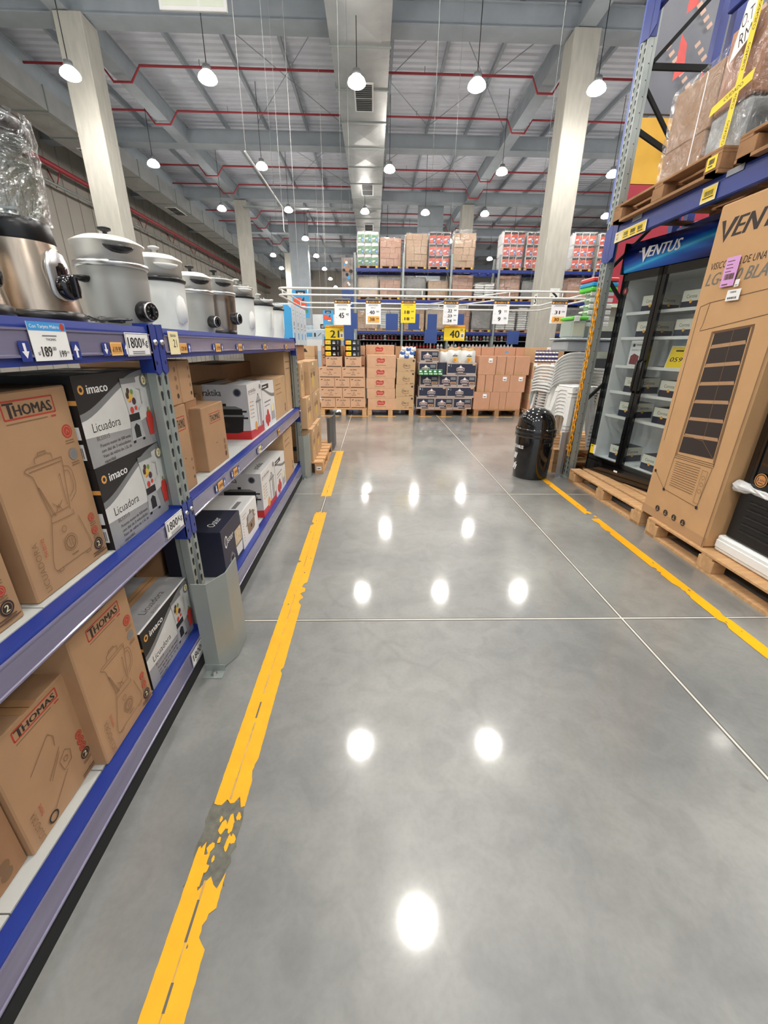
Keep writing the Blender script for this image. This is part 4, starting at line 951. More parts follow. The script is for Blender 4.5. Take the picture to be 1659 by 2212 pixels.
for ri in range(6): carton('red_logo_carton', f'tan red logo carton in the rear column, {row_words[ri]}', -.165, .47, 9.88, 10.4, .1455 + ri * .2205, .145 + (ri + 1) * .2205, M_cardpink, [('-y', p_nest)] if ri > 4 else (), 'rear red logo cartons')
zm = [.146, .41, .664, .93, 1.2]
stack('cocoa_carton', 'tan cocoa carton', 'of its stack', [(zm[i], zm[i + 1], [(.502 + d, .9 + d)]) for i, d in enumerate((0, -.005, .005, .01))], mat('cardboard_milo', (188, 156, 118), .8, var=.05), p_milo, .5, 'cocoa cartons')
for ri in range(5): carton('cocoa_carton', f'tan carton in the rear column of the cocoa stack, {row_words[ri]}', .5, .9, 9.88, 10.4, .1455 + ri * .26, .145 + (ri + 1) * .26, M_card, (), 'rear cocoa cartons')
zn = [.146, .394, .63, .874, 1.127, 1.374]
stack('navy_carton', 'navy carton with pale emblem', 'of its stack', [
    (zn[0], zn[1], [(.963, 1.37), (1.376, 1.78), (1.788, 2.2)]), (zn[1], zn[2], [(1.0, 1.622), (1.63, 2.235)]), (zn[2], zn[3], [(1.02, 1.43), (1.44, 1.84), (1.85, 2.25)]), (zn[3], zn[4], [(.985, 1.38), (1.6, 2.24)]), (zn[4], zn[5], [(1.01, 1.41)])], mat('cardboard_navy_edge', (176, 160, 150), .7, var=.05), p_navy, .45, 'navy cartons')
carton('navy_carton', 'plain dark carton filling the gap in the fourth row up of the navy stack', 1.39, 1.59, YF + .06, YF + .45, zn[3] + .0006, zn[4], M_navy)
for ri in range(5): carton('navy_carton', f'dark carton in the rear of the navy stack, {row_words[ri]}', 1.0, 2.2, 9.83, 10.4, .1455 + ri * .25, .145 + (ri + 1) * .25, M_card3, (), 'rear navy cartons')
M_mint = mat('mint_pack', (170, 210, 170), .35, var=.25, scale=20); M_dgreen = mat('green_pack', (58, 120, 72), .4, var=.3, scale=30)
for k in range(5):
    x = 1.0 + .103 * k; b = MB().box(-.05, .05, -.05, .05, 0, .12, M_dgreen, .012); f = Face(b, (-.05, -.05, 0), (1, 0, 0), (0, 0, 1), .1, .12); f.rect(.012, .062, .05, .03, M_white); f.rect(.01, .012, .08, .03, M_mint)
    tag(b.build('green_pack', None, (x + .03, YF - .06, .8745)), f'small green pack on the navy cartons, {ORD[k]} from the left', 'pack', 'green packs on the navy cartons')
tag(MB().box(.99, 1.5, YF - .12, YF, .86, .874, M_clear).build('display_tray'), 'clear tray of green packs jutting from the navy cartons', 'tray')
def bag(name, label, x, y, z, w, h, cols, group, rz=0, prints=None):
    g = []; n = 10
    for sgn in (-1, 1):
        gg = []
        for i in range(n + 1):
            v = i / n; row = []
            for k in range(n + 1):
                u = k / n; t = (math.sin(PI * u) ** .6) * (math.sin(PI * min(1, v * .92 + .05)) ** .6) * w * .27
                pinch = 1 - .16 * v ** 4
                row.append(((u - .5) * w * pinch, sgn * t, v * h + .012 * math.sin(u * 9) * v))
            gg.append(row)
        g.append(gg)
    b = MB(); b.sheet(g[0][:9], cols[0]); b.sheet([r for r in g[0][8:]], cols[1]); b.sheet([r[::-1] for r in g[1]], cols[0])
    if prints:
        f = Face(b, (-w / 2, -w * .275, 0), (1, 0, 0), (0, 0, 1), w, h); prints(f)
    return tag(b.build(name, None, (x, y, z), rz), label, 'bag', group)
M_bagw = mat('bag_white', (226, 226, 222), .3, var=.05, bump=.3, scale=12); M_bagk = mat('bag_kraft', (176, 138, 86), .4, var=.1); M_bagb = mat('bag_blue', (66, 108, 176), .35, var=.3, scale=18)
def p_bag(f): f.rect(f.w * .34, f.h * .42, f.w * .34, f.h * .05, M_ink); f.ring(f.w * .5, f.h * .5, f.w * .06, .008, M_ink); f.disc(f.w * .55, f.h * .2, f.w * .18, M_fruit[1], 12); f.disc(f.w * .5, f.h * .16, f.w * .1, mat('bag_orange', (214, 130, 50), .5, var=0), 10)
for k, (x, w, h, y) in enumerate(((1.54, .2, .27, 9.5), (1.76, .31, .31, 9.47), (2.06, .32, .3, 9.47))): bag('snack_bag', ['small folded white bag on the navy cartons', 'white snack bag with food picture in the middle of the navy cartons', 'white snack bag with food picture at the end of the navy cartons'][k], x, y, 1.1277, w, h, (M_bagw, M_bagk), 'white bags on the navy cartons', 0, p_bag if k else None)
for k in range(9):
    i, j = k % 3, k // 3
    bag('milk_pouch', f'blue and white pouch on the cocoa cartons, {["lowest", "middle", "top"][j]} layer {["left", "centre", "right"][i]}', .62 + .1 * i + .02 * j, 9.46, 1.2005 + .075 * j, .12, .08, (M_bagb if (i + j) % 2 else M_bagw, M_bagw), 'pouches on the cocoa cartons')
plain = [(.146, .525, [(2.24, 2.6), (2.605, 2.81), (2.815, 2.965), (2.97, 3.3)]), (.525, .885, [(2.29, 2.455), (2.465, 2.64), (2.65, 3.0), (3.005, 3.35)]), (.885, 1.27, [(2.285, 2.66), (2.67, 2.87), (2.88, 3.06), (3.07, 3.4)])]
M_cardp = mat('cardboard_plain', (190, 142, 112), .8, var=.06, scale=4)
for ri, (z0, z1, xs) in enumerate(plain):
    for ci, (x0, x1) in enumerate(xs):
        stk = (ri, ci) in ((0, 0), (1, 2), (1, 3), (2, 0))
        carton('plain_carton', f'plain tan carton, {ORD[ci]} from the left in the {row_words[ri]} of its stack' , x0, x1, YF, YF + .45, z0 + .0006, z1, M_cardp, [('-y', p_sticker if x1 - x0 > .3 and stk else (lambda f: f.rect(0, f.h * .02, f.w * .6, f.h * .16, M_tape)))], 'plain cartons')
for ci, (x0, x1) in enumerate(((2.21, 2.42), (2.43, 2.72), (2.73, 3.2), (3.21, 3.45))):
    carton('plain_carton', f'tall plain carton in the rear of the plain stack, {ORD[ci]} from the left', x0, x1, 9.83, 10.35, .146, 1.45, M_cardp, [('-y', (lambda f: f.rect(f.w * .5, f.h * .91, .08, .035, M_sky)) if ci == 2 else (lambda f: None))], 'rear plain cartons')
zl = [.146, .345, .49, .67, .81, .98, 1.15]
for i in range(6):
    for c, (x0, x1) in enumerate(((3.47, 3.83), (3.84, 4.2))):
        def pl(f, i=i):
            if i in (3, 5): f.rect(f.w * .05, f.h * .55, f.w * .2, f.h * .36, M_white); f.rect(f.w * .12, f.h * .12, f.w * .5, f.h * .2, M_ink)
            else: f.rect(f.w * .4, 0, f.w * .12, f.h, M_tape); f.rect(f.w * .5, f.h * .3, f.w * .14, f.h * .25, M_white)
        carton('small_carton', f'small tan carton, {["left", "right"][c]} in the {row_words[min(i, 5)]} behind the white chairs', x0, x1, YF, YF + .4, zl[i] + .0006, zl[i + 1], M_card2 if i % 2 else M_cardp, [('-y', pl)], 'small cartons')
can = MB().lathe([(.03, 0), (.033, .004), (.033, .075), (.03, .08), (.028, .078), (0, .078)], mat('can_violet', (52, 46, 104), .35, var=.3, scale=30), n=10)
can.lathe([(.0332, .025), (.0334, .03), (.0334, .05), (.0332, .055)], M_white, n=10); canp = tag(can.build('food_can'), '', 'can')
for i in range(3):
    for j in range(7): dup(canp, (3.54 + .072 * j, YF + .05, 1.151 + .0805 * i), label='small violet and white can stacked on the small cartons', group='violet cans on the small cartons')
bpy.data.objects.remove(canp)
for k in range(6): carton('small_carton', f'flat tan carton in the rear of the small carton stack, {row_words[k]}', 3.4, 4.3, 9.8, 10.3, .1455 + k * .217, .145 + (k + 1) * .217, M_card2, [('-y', p_sticker)] if k == 5 else (), 'rear small cartons')
for k in range(6):
    for c in range(2): carton('shipping_carton', f'brown carton behind the pale blue boxes, {["left", "right"][c]} in the {row_words[k]}', -2.3 + c * .52, -1.8 + c * .52, 9.65, 10.2, .1455 + k * .215, .145 + (k + 1) * .215, M_cardp if c == 0 else M_card2, [('-y', (lambda f: f.poly([(f.w * .3, f.h * .4), (f.w * .7, f.h * .4), (f.w * .6, f.h * .75), (f.w * .4, f.h * .6)], M_ink)))] if k == 5 else (), 'cartons behind the blue boxes')

# ------------------------------------------------------------------ hanging rail frame with price signs
t = thing('sign_rail', 'white tubular rail frame hung on wires above the pallet stacks', 'rail', (0, 0, 0))
XA, XB, YA, YB = -1.93, 4.55, 9.42, 12.5
for z in (2.515, 2.395):
    c = .16; pts = []
    for (px_, py_, a0) in ((XA + c, YA + c, PI), (XB - c, YA + c, 1.5 * PI), (XB - c, YB - c, 0), (XA + c, YB - c, .5 * PI)):
        for k in range(6): a = a0 + k * PI / 10; pts.append((px_ + c * math.cos(a), py_ + c * math.sin(a), z))
    MB().tube(pts, .019, M_plastW, 8, closed=True).build('rail_loop', t)
for (x, y) in [(XA + .02, YA + .35), (XA + .6, YA), (1.0, YA), (2.8, YA), (XA + .02, YB - .4), (0, YB), (2.6, YB), (1.8, YB), (3.9, YA)]: MB().tube([(x, y, 2.395), (x, y, 2.515)], .011, M_plastW, 6).build('tie', t)
for (x, y) in ((XA + .05, YA + .1), (-.6, YA), (1.1, YA), (3.2, YA), (-.6, YB), (2, YB)): MB().tube([(x, y, 2.515), (x, y, 9.9)], .003, M_post, 4).build('wire', t)
for (x, z) in ((2.1, 2.515), (2.1, 2.395)): MB().tube([(x + .8, YA, z), (x - .6, YB, z)], .013, M_plastW, 6).build('cross_bar', t)
M_brown = mat('header_brown', (58, 48, 44), .5, var=0); M_signw = mat('sign_white', (236, 236, 236), .45, var=0); M_ora = mat('logo_orange', (240, 170, 60), .5, var=0)
def psign(label, px0, px1, y, z0, z1, rows, yellow=False):
    X = lambda p: y * (-.0667 + (p - 740) * .001005)
    x0, x1 = X(px0), X(px1); w, h = x1 - x0, z1 - z0
    t = thing('price_sign', label, 'sign', ((x0 + x1) / 2, y, z0))
    b = MB().box(-w / 2, w / 2, 0, .004, 0, h, M_org if yellow else M_signw); f = Face(b, (-w / 2, 0, 0), (1, 0, 0), (0, 0, 1), w, h); f.step = .0004
    f.rect(0, h * .85, w, h * .15, M_brown); f.text('makro', w * .5, h * .885, h * .08, M_ora, w=w * .56, bold=.03, al='c')
    for s in (.1, .9): f.poly([(w * s - .02, h * .88), (w * s + .012, h * .88), (w * s + .024, h * .92), (w * s + .012, h * .96), (w * s - .02, h * .96)], M_ora)
    f.rect(w * .2, h * .8, w * .6, h * .018, M_gray); f.rect(w * .15, h * .765, w * .7, h * .012, M_gray)
    for (txt, cents, yy, hh, hl) in rows:
        if hl: f.rect(w * .14, h * (yy - .05), w * .76, h * (hh + .1), M_ora)
        if not cents: f.text(txt, w * .5, h * yy, h * hh, M_black, bold=.0, al='c'); continue
        f.text(txt, w * .42, h * yy, h * hh, M_black, w=w * (.32 if len(txt) > 1 else .16), bold=.04, al='c' if len(txt) > 1 else 'c'); f.text(cents, w * .7, h * (yy + hh * .5), h * hh * .42, M_black, w=w * .18, bold=.02); f.text('s/', w * .1, h * yy, h * .04, M_black)
    b.build('sign_card', t); MB().box(-w / 2, w / 2, -.003, .007, h, h + .03, M_gray).tube([(-w * .3, .002, h + .03), (-w * .3, .002, 2.395 - z0)], .004, M_gray, 4).tube([(w * .3, .002, h + .03), (w * .3, .002, 2.395 - z0)], .004, M_gray, 4).build('sign_clip', t)
    return t
psign('white price sign showing forty-five, above the milk cartons', 722, 757, YA, 1.845, 2.315, [('GLORIA', '', .6, .06, 0), ('45', '40', .28, .21, 0)])
psign('white price sign with forty over a yellow thirty-eight', 790, 823, YA, 1.865, 2.32, [('MEZCLA', '', .66, .04, 0), ('40', '00', .42, .15, 0), ('38', '00', .13, .15, 1)])
psign('yellow price sign showing eighteen twice', 867, 899, YA, 1.9, 2.325, [('MILO', '', .68, .035, 0), ('18', '00', .4, .15, 0), ('18', '90', .12, .13, 0)], True)
psign('white price sign listing three prices in the twenties', 960, 993, YA, 1.88, 2.32, [('BLANCA FLOR', '', .72, .035, 0), ('.22', '90', .52, .13, 0), ('.23', '90', .31, .12, 0), ('.24', '90', .1, .12, 0)])
psign('white price sign showing nine twice, above the plain cartons', 1070, 1105, YA, 1.9, 2.34, [('9', '22', .42, .19, 0), ('9', '75', .13, .17, 0)])
psign('white price sign with thirty-one over a yellow thirty, beside the column', 1198, 1233, YA, 1.925, 2.345, [('31', '00', .42, .16, 0), ('30', '00', .1, .16, 1)])
def ysign(label, x0, x1, y, z0, z1, num, cents, foot):
    w, h = x1 - x0, z1 - z0; t = thing('price_board', label, 'sign', (x0, y, z0))
    b = MB().box(0, w, 0, .006, 0, h, M_org); f = Face(b, (0, 0, 0), (1, 0, 0), (0, 0, 1), w, h); f.step = .0004
    f.rect(0, h * .84, w, h * .16, M_ora); f.rect(0, h * .81, w, h * .03, M_red); f.text('makro', w * .45, h * .88, h * .07, M_ink, w=w * .4, bold=.02, al='c'); f.rect(0, h * .06, w, h * .03, M_ora)
    f.text(num, w * .28, h * .18, h * .48, M_black, w=w * .46, bold=.03); f.text(cents, w * .78, h * .62, h * .14, M_black, bold=.0); f.rect(w * .8, h * .16, w * .17, h * .36, M_white); f.rect(w * .83, h * .22, w * .1, h * .2, M_gray)
    b.build('board', t); MB().tube([(w / 2, .004, foot - z0), (w / 2, .004, .02)], .006, M_gray, 5).build('stem', t)
ysign('yellow price board showing twenty-one over the can packs', -1.03, -.63, 9.62, 1.55, 1.85, '21', '54', 1.228)
ysign('yellow price board showing forty over the white snack bags', 1.53, 1.98, 9.62, 1.57, 1.88, '40', '18', 1.13)
M_flag = mat('board_blue', (44, 74, 138), .45, var=.06, scale=2)
for k, (p0, p1, r0, r1) in enumerate(((757, 771, .066, .034), (834, 861, .066, .032), (884, 908, .066, .034), (926, 947, .066, .034), (986, 1007, .067, .036))):
    X = lambda p: YB * (-.0667 + (p - 740) * .001005); z0, z1 = 1.45 + r1 * YB, 1.45 + r0 * YB
    t = thing('hanging_card', f'plain blue back of a price card on the far rail, {ORD[k]} from the left', 'sign', (X(p0), YB, z0), 0, 'blue cards on the far rail')
    MB().box(0, X(p1) - X(p0), 0, .006, 0, z1 - z0, M_flag).build('card', t); MB().tube([(.05, .003, z1 - z0), (.05, .003, 2.395 - z0)], .004, M_gray, 4).build('hook', t)
for k, (p0, p1) in enumerate(((921, 949), (1107, 1134), (747, 757))):
    X = lambda p: 11.0 * (-.0667 + (p - 740) * .001005)
    t = thing('blue_board', 'plain blue board standing behind the ' + ['navy cartons', 'plain cartons', 'milk cartons'][k], 'sign', (X(p0), 11.0, 1.5))
    MB().box(0, X(p1) - X(p0), 0, .006, .02, .33, M_flag).build('board', t); MB().tube([((X(p1) - X(p0)) / 2, .003, -1.5), ((X(p1) - X(p0)) / 2, .003, .02)], .012, M_gray, 5).build('stem', t)
# ------------------------------------------------------------------ tall blue racking at the end of the hall
YR = 23.3; PX = [-.9 + 2.39 * k for k in range(7)]
LV = [2.16, 3.62, 5.0]
fr = thing('pallet_racking', 'tall blue and grey pallet racking across the end of the aisle', 'rack', (0, 0, 0))
up = None
for x in PX:
    for yy in (YR, YR + 1.1):
        if up is None:
            up = MB().box(-.05, .05, -.035, .035, 0, 5.65, M_post).build('upright', fr, (x, yy, 0))
        else: dup(up, (x, yy, 0), parent=fr)
    MB().tube([(x, YR, .5), (x, YR + 1.1, 1.8), (x, YR, 3.2), (x, YR + 1.1, 4.6)], .02, M_post, 5).build('brace', fr)
bm = None
for k in range(6):
    for z in LV:
        for yy in (YR - .05, YR + 1.1):
            if bm is None:
                bm = MB().box(.05, 2.34, 0, .05, -.14, 0, M_blue, .008).build('beam', fr, (PX[k], yy, z))
            else: dup(bm, (PX[k], yy, z), parent=fr)
        for q in range(5): MB().box(PX[k] + .25 + q * .45, PX[k] + .3 + q * .45, YR, YR + 1.1, z - .06, z - .002, M_blue).build('cross_support', fr) if z > 3 else None
M_grn = mat('pack_green', (92, 150, 96), .35, var=.3, scale=6); M_ora2 = mat('pack_orange_red', (226, 84, 50), .35, var=.18, scale=6); M_pb = mat('pack_blue', (40, 130, 196), .4, var=.1)
def pf_pack(col):
    def g(f):
        W, H = f.w, f.h; f.step = .002; r = random.Random(int(W * 9999))
        f.rect(W * .04, H * .05, W * .92, H * .9, col); r_ = random.Random(int(W * 777)); f.poly([(W * .04, H * .7), (W * .96, H * .78), (W * .96, H * .95), (W * .04, H * .95)], M_ink if col is M_ora2 else M_white)
        f.rect(W * .62, H * .1, W * .26, H * .34, M_pb); f.disc(W * .75, H * .27, W * .08, M_white, 10); f.poly([(W * .1, H * .3), (W * .5, H * .36), (W * .54, H * .5), (W * .14, H * .44)], M_white)
    return g
def rload(kind, label, x, z, w, h, y=YR + .12, d=.95, dark=False, group='wrapped loads on the far racking', seed=0):
    """a pallet with its load, wrapped in film: one thing"""
    r = random.Random(seed); t = thing('pallet_load', label, 'pallet load', (x + r.uniform(-.03, .03), y, z), r.uniform(-.05, .05), group)
    b = MB()
    for i in range(5): b.box(-w / 2, w / 2, .02 + i * d / 5, .02 + (i + .8) * d / 5, .11, .13, M_wood)
    for i in (-1, 0, 1):
        b.box(i * (w / 2 - .06) - .06, i * (w / 2 - .06) + .06, 0, d, .02, .11, M_wood)
    b.box(-w / 2, w / 2, 0, d, 0, .02, M_wood); b.build('pallet', t)
    z0 = .132
    if kind in ('red', 'green'):
        n = 3; ph = (h - z0) / n
        for j in range(n):
            for i in range(3):
                pw = w / 3; q = MB().box(-pw / 2 + .004, pw / 2 - .004, 0, d, 0, ph - .006, M_white, .035)
                f = box_face(q, -pw / 2 + .004, pw / 2 - .004, 0, d, 0, ph - .006, '-y')
                pf_pack(M_ora2 if kind == 'red' else M_grn)(f); q.build('pack', t, (-w / 2 + pw * (i + .5), r.uniform(0, .02), z0 + j * ph))
    elif kind in ('brown', 'tan'):
        m = M_cardp if kind == 'brown' else M_card2; zz = z0
        while zz < h - .1:
            ch = min(r.uniform(.22, .34), h - zz); xx = -w / 2
            while xx < w / 2 - .05:
                cw = min(r.uniform(.25, .5), w / 2 - xx)
                if w / 2 - xx - cw < .12: cw = w / 2 - xx
                MB().box(xx + .004, xx + cw - .004, r.uniform(0, .04), d, zz, zz + ch - .004, m, .006).build('carton', t); xx += cw
            zz += ch
    elif kind == 'sacks':
        zz = z0
        while zz < h - .05:
            for i in range(2): MB().box(-w / 2 + i * w / 2 + r.uniform(0, .02), -w / 2 + (i + 1) * w / 2 - .008, r.uniform(0, .03), d, zz, zz + .1, M_plastW, .04).build('sack', t)
            zz += .105
    else:
        m = {'grey': mat('wrap_grey', (120, 118, 114), .4, var=.3, scale=3), 'beige': mat('wrap_beige', (206, 184, 156), .5, var=.15, scale=3)}[kind]
        MB().box(-w / 2, w / 2, 0, d, z0, h, m, .06).build('goods', t)
    # film skin, a little creased
    g = []; N = 9; hw = w / 2 + .018
    loop = []
    for i in range(N): loop.append((-hw + 2 * hw * i / (N - 1), -.022))
    for i in range(N): loop.append((hw, d * i / (N - 1)))
    for i in range(N): loop.append((hw - 2 * hw * i / (N - 1), d + .02))
    for i in range(N): loop.append((-hw, d - d * i / (N - 1)))
    for j in range(9):
        zz = .1 + (h - .09) * j / 8; row = []
        for (a, c) in loop: row.append((a + r.uniform(-.02, .02), c - abs(r.uniform(0, .035)), zz + r.uniform(-.01, .05) * (j == 8)))
        row.append(row[0]); g.append(row)
    b = MB(); b.sheet(g, M_film2, smooth=True); b.build('film_wrap', t)
    lab = MB().box(w * .36, w * .36 + .08, -.03, -.027, .03, .11, M_org).build('pallet_tag', t)
    return t
def bx(k, s): return PX[k] + (.62 if s == 0 else 1.77)
top = [(0, 0, 'green', 1.56, 'green and white paper rolls at the end of the racking'), (0, 1, 'brown', 1.3, 'pinkish-brown cartons beside the green paper rolls'), (1, 0, 'tan', 1.5, 'tan cartons with a bright glare on the film'), (1, 1, 'red', 1.58, 'red and white paper rolls between two carton loads'),
       (2, 0, 'tan', 1.66, 'tallest tan cartons beside the empty bay space'), (3, 0, 'red', 1.68, 'red and white paper rolls after the empty bay space'), (3, 1, 'red', 1.66, 'red and white paper rolls against the concrete column'), (4, 1, 'red', 1.68, 'red and white paper rolls past the concrete column'), (5, 0, 'red', 1.66, 'last red and white paper rolls by the grey post')]
for i, (k, s_, kd, h, lab) in enumerate(top): rload(kd, 'top level film-wrapped load of ' + lab, bx(k, s_), 5.002, 1.03, h, seed=i)
mid = [(0, 0, 'beige', .98, 'beige block load'), (0, 1, 'brown', 1.0, 'loose brown carton load'), (1, 0, 'grey', 1.05, 'dark grey load'), (1, 1, 'tan', .9, 'tan carton load'), (2, 0, 'brown', 1.15, 'tall brown carton load'), (2, 1, 'sacks', .8, 'white sack load'), (3, 0, 'brown', 1.15, 'brown load before the column'), (3, 1, 'grey', .95, 'grey wrapped load by the column'), (4, 1, 'brown', 1.1, 'brown load past the column'), (5, 0, 'tan', 1.0, 'tan load by the grey post')]
for i, (k, s_, kd, h, lab) in enumerate(mid): rload(kd, 'middle level ' + lab + ' on the tall blue racking', bx(k, s_), 3.622, 1.03, h, seed=20 + i)
low = [(0, 0, 'tan', .95, 'tan carton load'), (0, 1, 'sacks', 1.0, 'white sack load behind a price sign'), (1, 0, 'tan', 1.05, 'tan load behind a blue card'), (1, 1, 'beige', 1.1, 'beige load behind a blue card'), (2, 0, 'brown', 1.1, 'brown carton load'), (2, 1, 'grey', 1.0, 'grey load of stacked goods'), (3, 0, 'sacks', 1.0, 'white sack load beside the nine price sign'), (3, 1, 'sacks', 1.2, 'tall white sack load beside the column'), (4, 1, 'grey', 1.2, 'grey load past the column'), (5, 0, 'grey', 1.1, 'grey load by the clear tubs')]
for i, (k, s_, kd, h, lab) in enumerate(low): rload(kd, 'lower level ' + lab + ' on the tall blue racking', bx(k, s_), 2.162, 1.03, h, seed=40 + i)
# shelf of bottles under the lowest beam
shf = thing('bottle_shelf', 'grey shelving of bottles under the tall blue racking', 'shelf', (0, YR + .1, 0))
for z in (.9, 1.3, 1.72): MB().box(-.85, 13.3, .2, .9, z, z + .03, M_post).build('shelf_board', shf)
for x in PX: MB().box(x - .03, x + .03, .15, .95, 0, 2.0, M_post).build('side_panel', shf)
MB().box(-.85, 13.3, .95, .98, 0, 2.0, M_slot).build('back_panel', shf)
b0 = MB().lathe([(.07, 0), (.075, .02), (.075, .16), (.03, .22), (.03, .25), (.0, .25)], M_plastW, n=8); b0.lathe([(.077, .05), (.077, .12)], M_gray, n=8)
bw = tag(b0.build('jug_bottle'), '', 'bottle')
b0 = MB().lathe([(.06, 0), (.065, .02), (.065, .2), (.025, .27), (.025, .3), (.0, .3)], mat('bottle_dark', (54, 50, 56), .3, var=.2), n=8); b0.lathe([(.067, .06), (.067, .14)], M_redbox, n=8)
bd = tag(b0.build('jug_bottle'), '', 'bottle')
r = random.Random(2)
for z in (.93, 1.33, 1.75):
    x = -.7
    while x < 7.6:
        if min(abs(x - q) for q in PX) > .12:
            wht = (x > 3.4) ^ (r.random() < .18)
            dup(bw if wht else bd, (x, YR + .45, z), label=('white jug' if wht else 'dark red-banded bottle') + ' in the bottle rows under the blue racking', group=('white jugs' if wht else 'dark bottles') + ' under the racking')
        x += .19
bpy.data.objects.remove(bw); bpy.data.objects.remove(bd)
t = thing('end_banner', 'tall navy banner with a photo strip at the end of the blue racking', 'banner', (-1.55, YR - .2, 0))
MB().box(0, .56, 0, .03, 0, 5.4, M_flag).build('banner_panel', t)
b = MB(); f = Face(b, (0, -.001, 0), (1, 0, 0), (0, 0, 1), .56, 5.4); f.step = .003; r = random.Random(8)
f.rect(0, 4.05, .56, 1.35, mat('photo_grey', (150, 140, 136), .5, var=.4, scale=4))
for k in range(14): f.disc(r.uniform(.08, .48), r.uniform(4.15, 5.3), r.uniform(.05, .1), [M_cardp, M_white, M_gray, M_ink, M_sky][k % 5], 9)
f.poly([(.1, 3.2), (.5, 3.36), (.5, 3.48), (.1, 3.32)], M_white); f.poly([(.1, 3.06), (.44, 3.2), (.44, 3.25), (.1, 3.11)], M_white); b.build('banner_print', t)

# hanging posters and pale counters further down the hall
def poster(label, x0, x1, y, z0, z1):
    w, h = x1 - x0, z1 - z0; t = thing('hanging_poster', label, 'poster', (x0, y, z0), 0)
    MB().box(0, w, 0, .01, 0, h, M_sky).build('board', t); b = MB(); f = Face(b, (0, -.0005, 0), (1, 0, 0), (0, 0, 1), w, h); f.step = .0008
    f.poly([(w * .22, h * .84), (w * .78, h * .84), (w * .78, h * .98), (w * .22, h * .98)], M_navy); f.text('aro', w * .5, h * .87, h * .07, M_white, w=w * .3, bold=.03, al='c')
    f.rect(w * .08, h * .45, w * .42, h * .3, M_ora2); f.poly([(w * .5, h * .6), (w * .7, h * .76), (w * .7, h * .6)], M_navy); f.rect(w * .4, h * .34, w * .42, h * .28, M_ora2); f.rect(w * .45, h * .38, w * .3, h * .06, M_white); f.disc(w * .8, h * .25, w * .1, M_grn); b.build('print', t)
    MB().tube([(w * .45, .005, h), (w * .45, .005, 9.9 - z0)], .005, M_plastW, 4).build('wire', t)
poster('large sky blue poster with orange packs hung beyond the rail frame', -2.45, -1.94, 14, 2.22, 2.98)
poster('smaller sky blue poster hung beside the white forty-five sign', -1.99, -1.58, 18, 2.1, 2.72)
t = thing('section_sign', 'small black hanging section sign in the bright far area', 'sign', (-3.05, 26, 2.33))
MB().box(0, .46, 0, .03, 0, .24, M_black).build('board', t); b = MB(); f = Face(b, (0, -.002, 0), (1, 0, 0), (0, 0, 1), .46, .24); f.rect(.06, .13, .16, .03, M_white); f.rect(.06, .06, .13, .03, M_white); f.disc(.36, .12, .06, M_white); b.build('print', t)
for x in (.08, .38): MB().tube([(x, .015, .24), (x, .015, 7.6)], .005, M_plastW, 4).build('wire', t)
M_cab = mat('counter_pale', (196, 214, 226), .4, var=.05)
for k, (x, y, w, h) in enumerate(((-3.1, 27, 1.2, 2.1), (-4.6, 30, 1.3, 2.4), (-2.6, 33, 1.3, 2.3), (-6.2, 34, 1.6, 2.8))):
    t = thing('display_cabinet', f'pale blue display cabinet in the bright far area, {ORD[k]} one back', 'cabinet', (x, y, 0))
    MB().box(0, w, 0, .8, 0, h, M_cab, .02).build('body', t); b = MB(); f = Face(b, (0, -.002, 0), (1, 0, 0), (0, 0, 1), w, h); f.step = .003
    f.rect(w * .08, h * .45, w * .84, h * .3, M_white); f.rect(w * .1, h * .82, w * .3, h * .1, M_sky); f.line([(w * .7, h * .84), (w * .85, h * .92)], .03, M_ink); f.rect(w * .5, h * .82, w * .08, h * .1, M_ink); b.build('door', t)
# white panel put in to stand for the brightly lit far area
struct(MB().box(-11, -2.2, 44, 44.2, 0, 4.2, M_bright).build('bright_area_panel'), 'white panel standing in for the brightly lit far area')

# lettered plates on the column
M_plate = mat('plate_white', (232, 236, 228), .5, var=0)
def splate(label, x, y, z, s, face):
    b = MB(); 
    if face == '-y': b.box(-s / 2, s / 2, -.004, 0, 0, s * 1.05, M_plate); f = Face(b, (-s / 2, -.005, 0), (1, 0, 0), (0, 0, 1), s, s)
    else: b.box(-.004, 0, -s / 2, s / 2, 0, s * 1.05, M_plate); f = Face(b, (-.005, s / 2, 0), (0, -1, 0), (0, 0, 1), s, s)
    f.text('S', s * .5, s * .14, s * .72, M_black, w=s * .6, bold=.04, al='c'); tag(b.build('column_plate', None, (x, y, z)), label, 'sign')
splate('white plate with letter S on the front of the concrete column', 6.3, 15.905, 3.0, .34, '-y')
splate('white plate with letter S on the side of the concrete column', 5.765, 16.2, 2.85, .34, '-x')
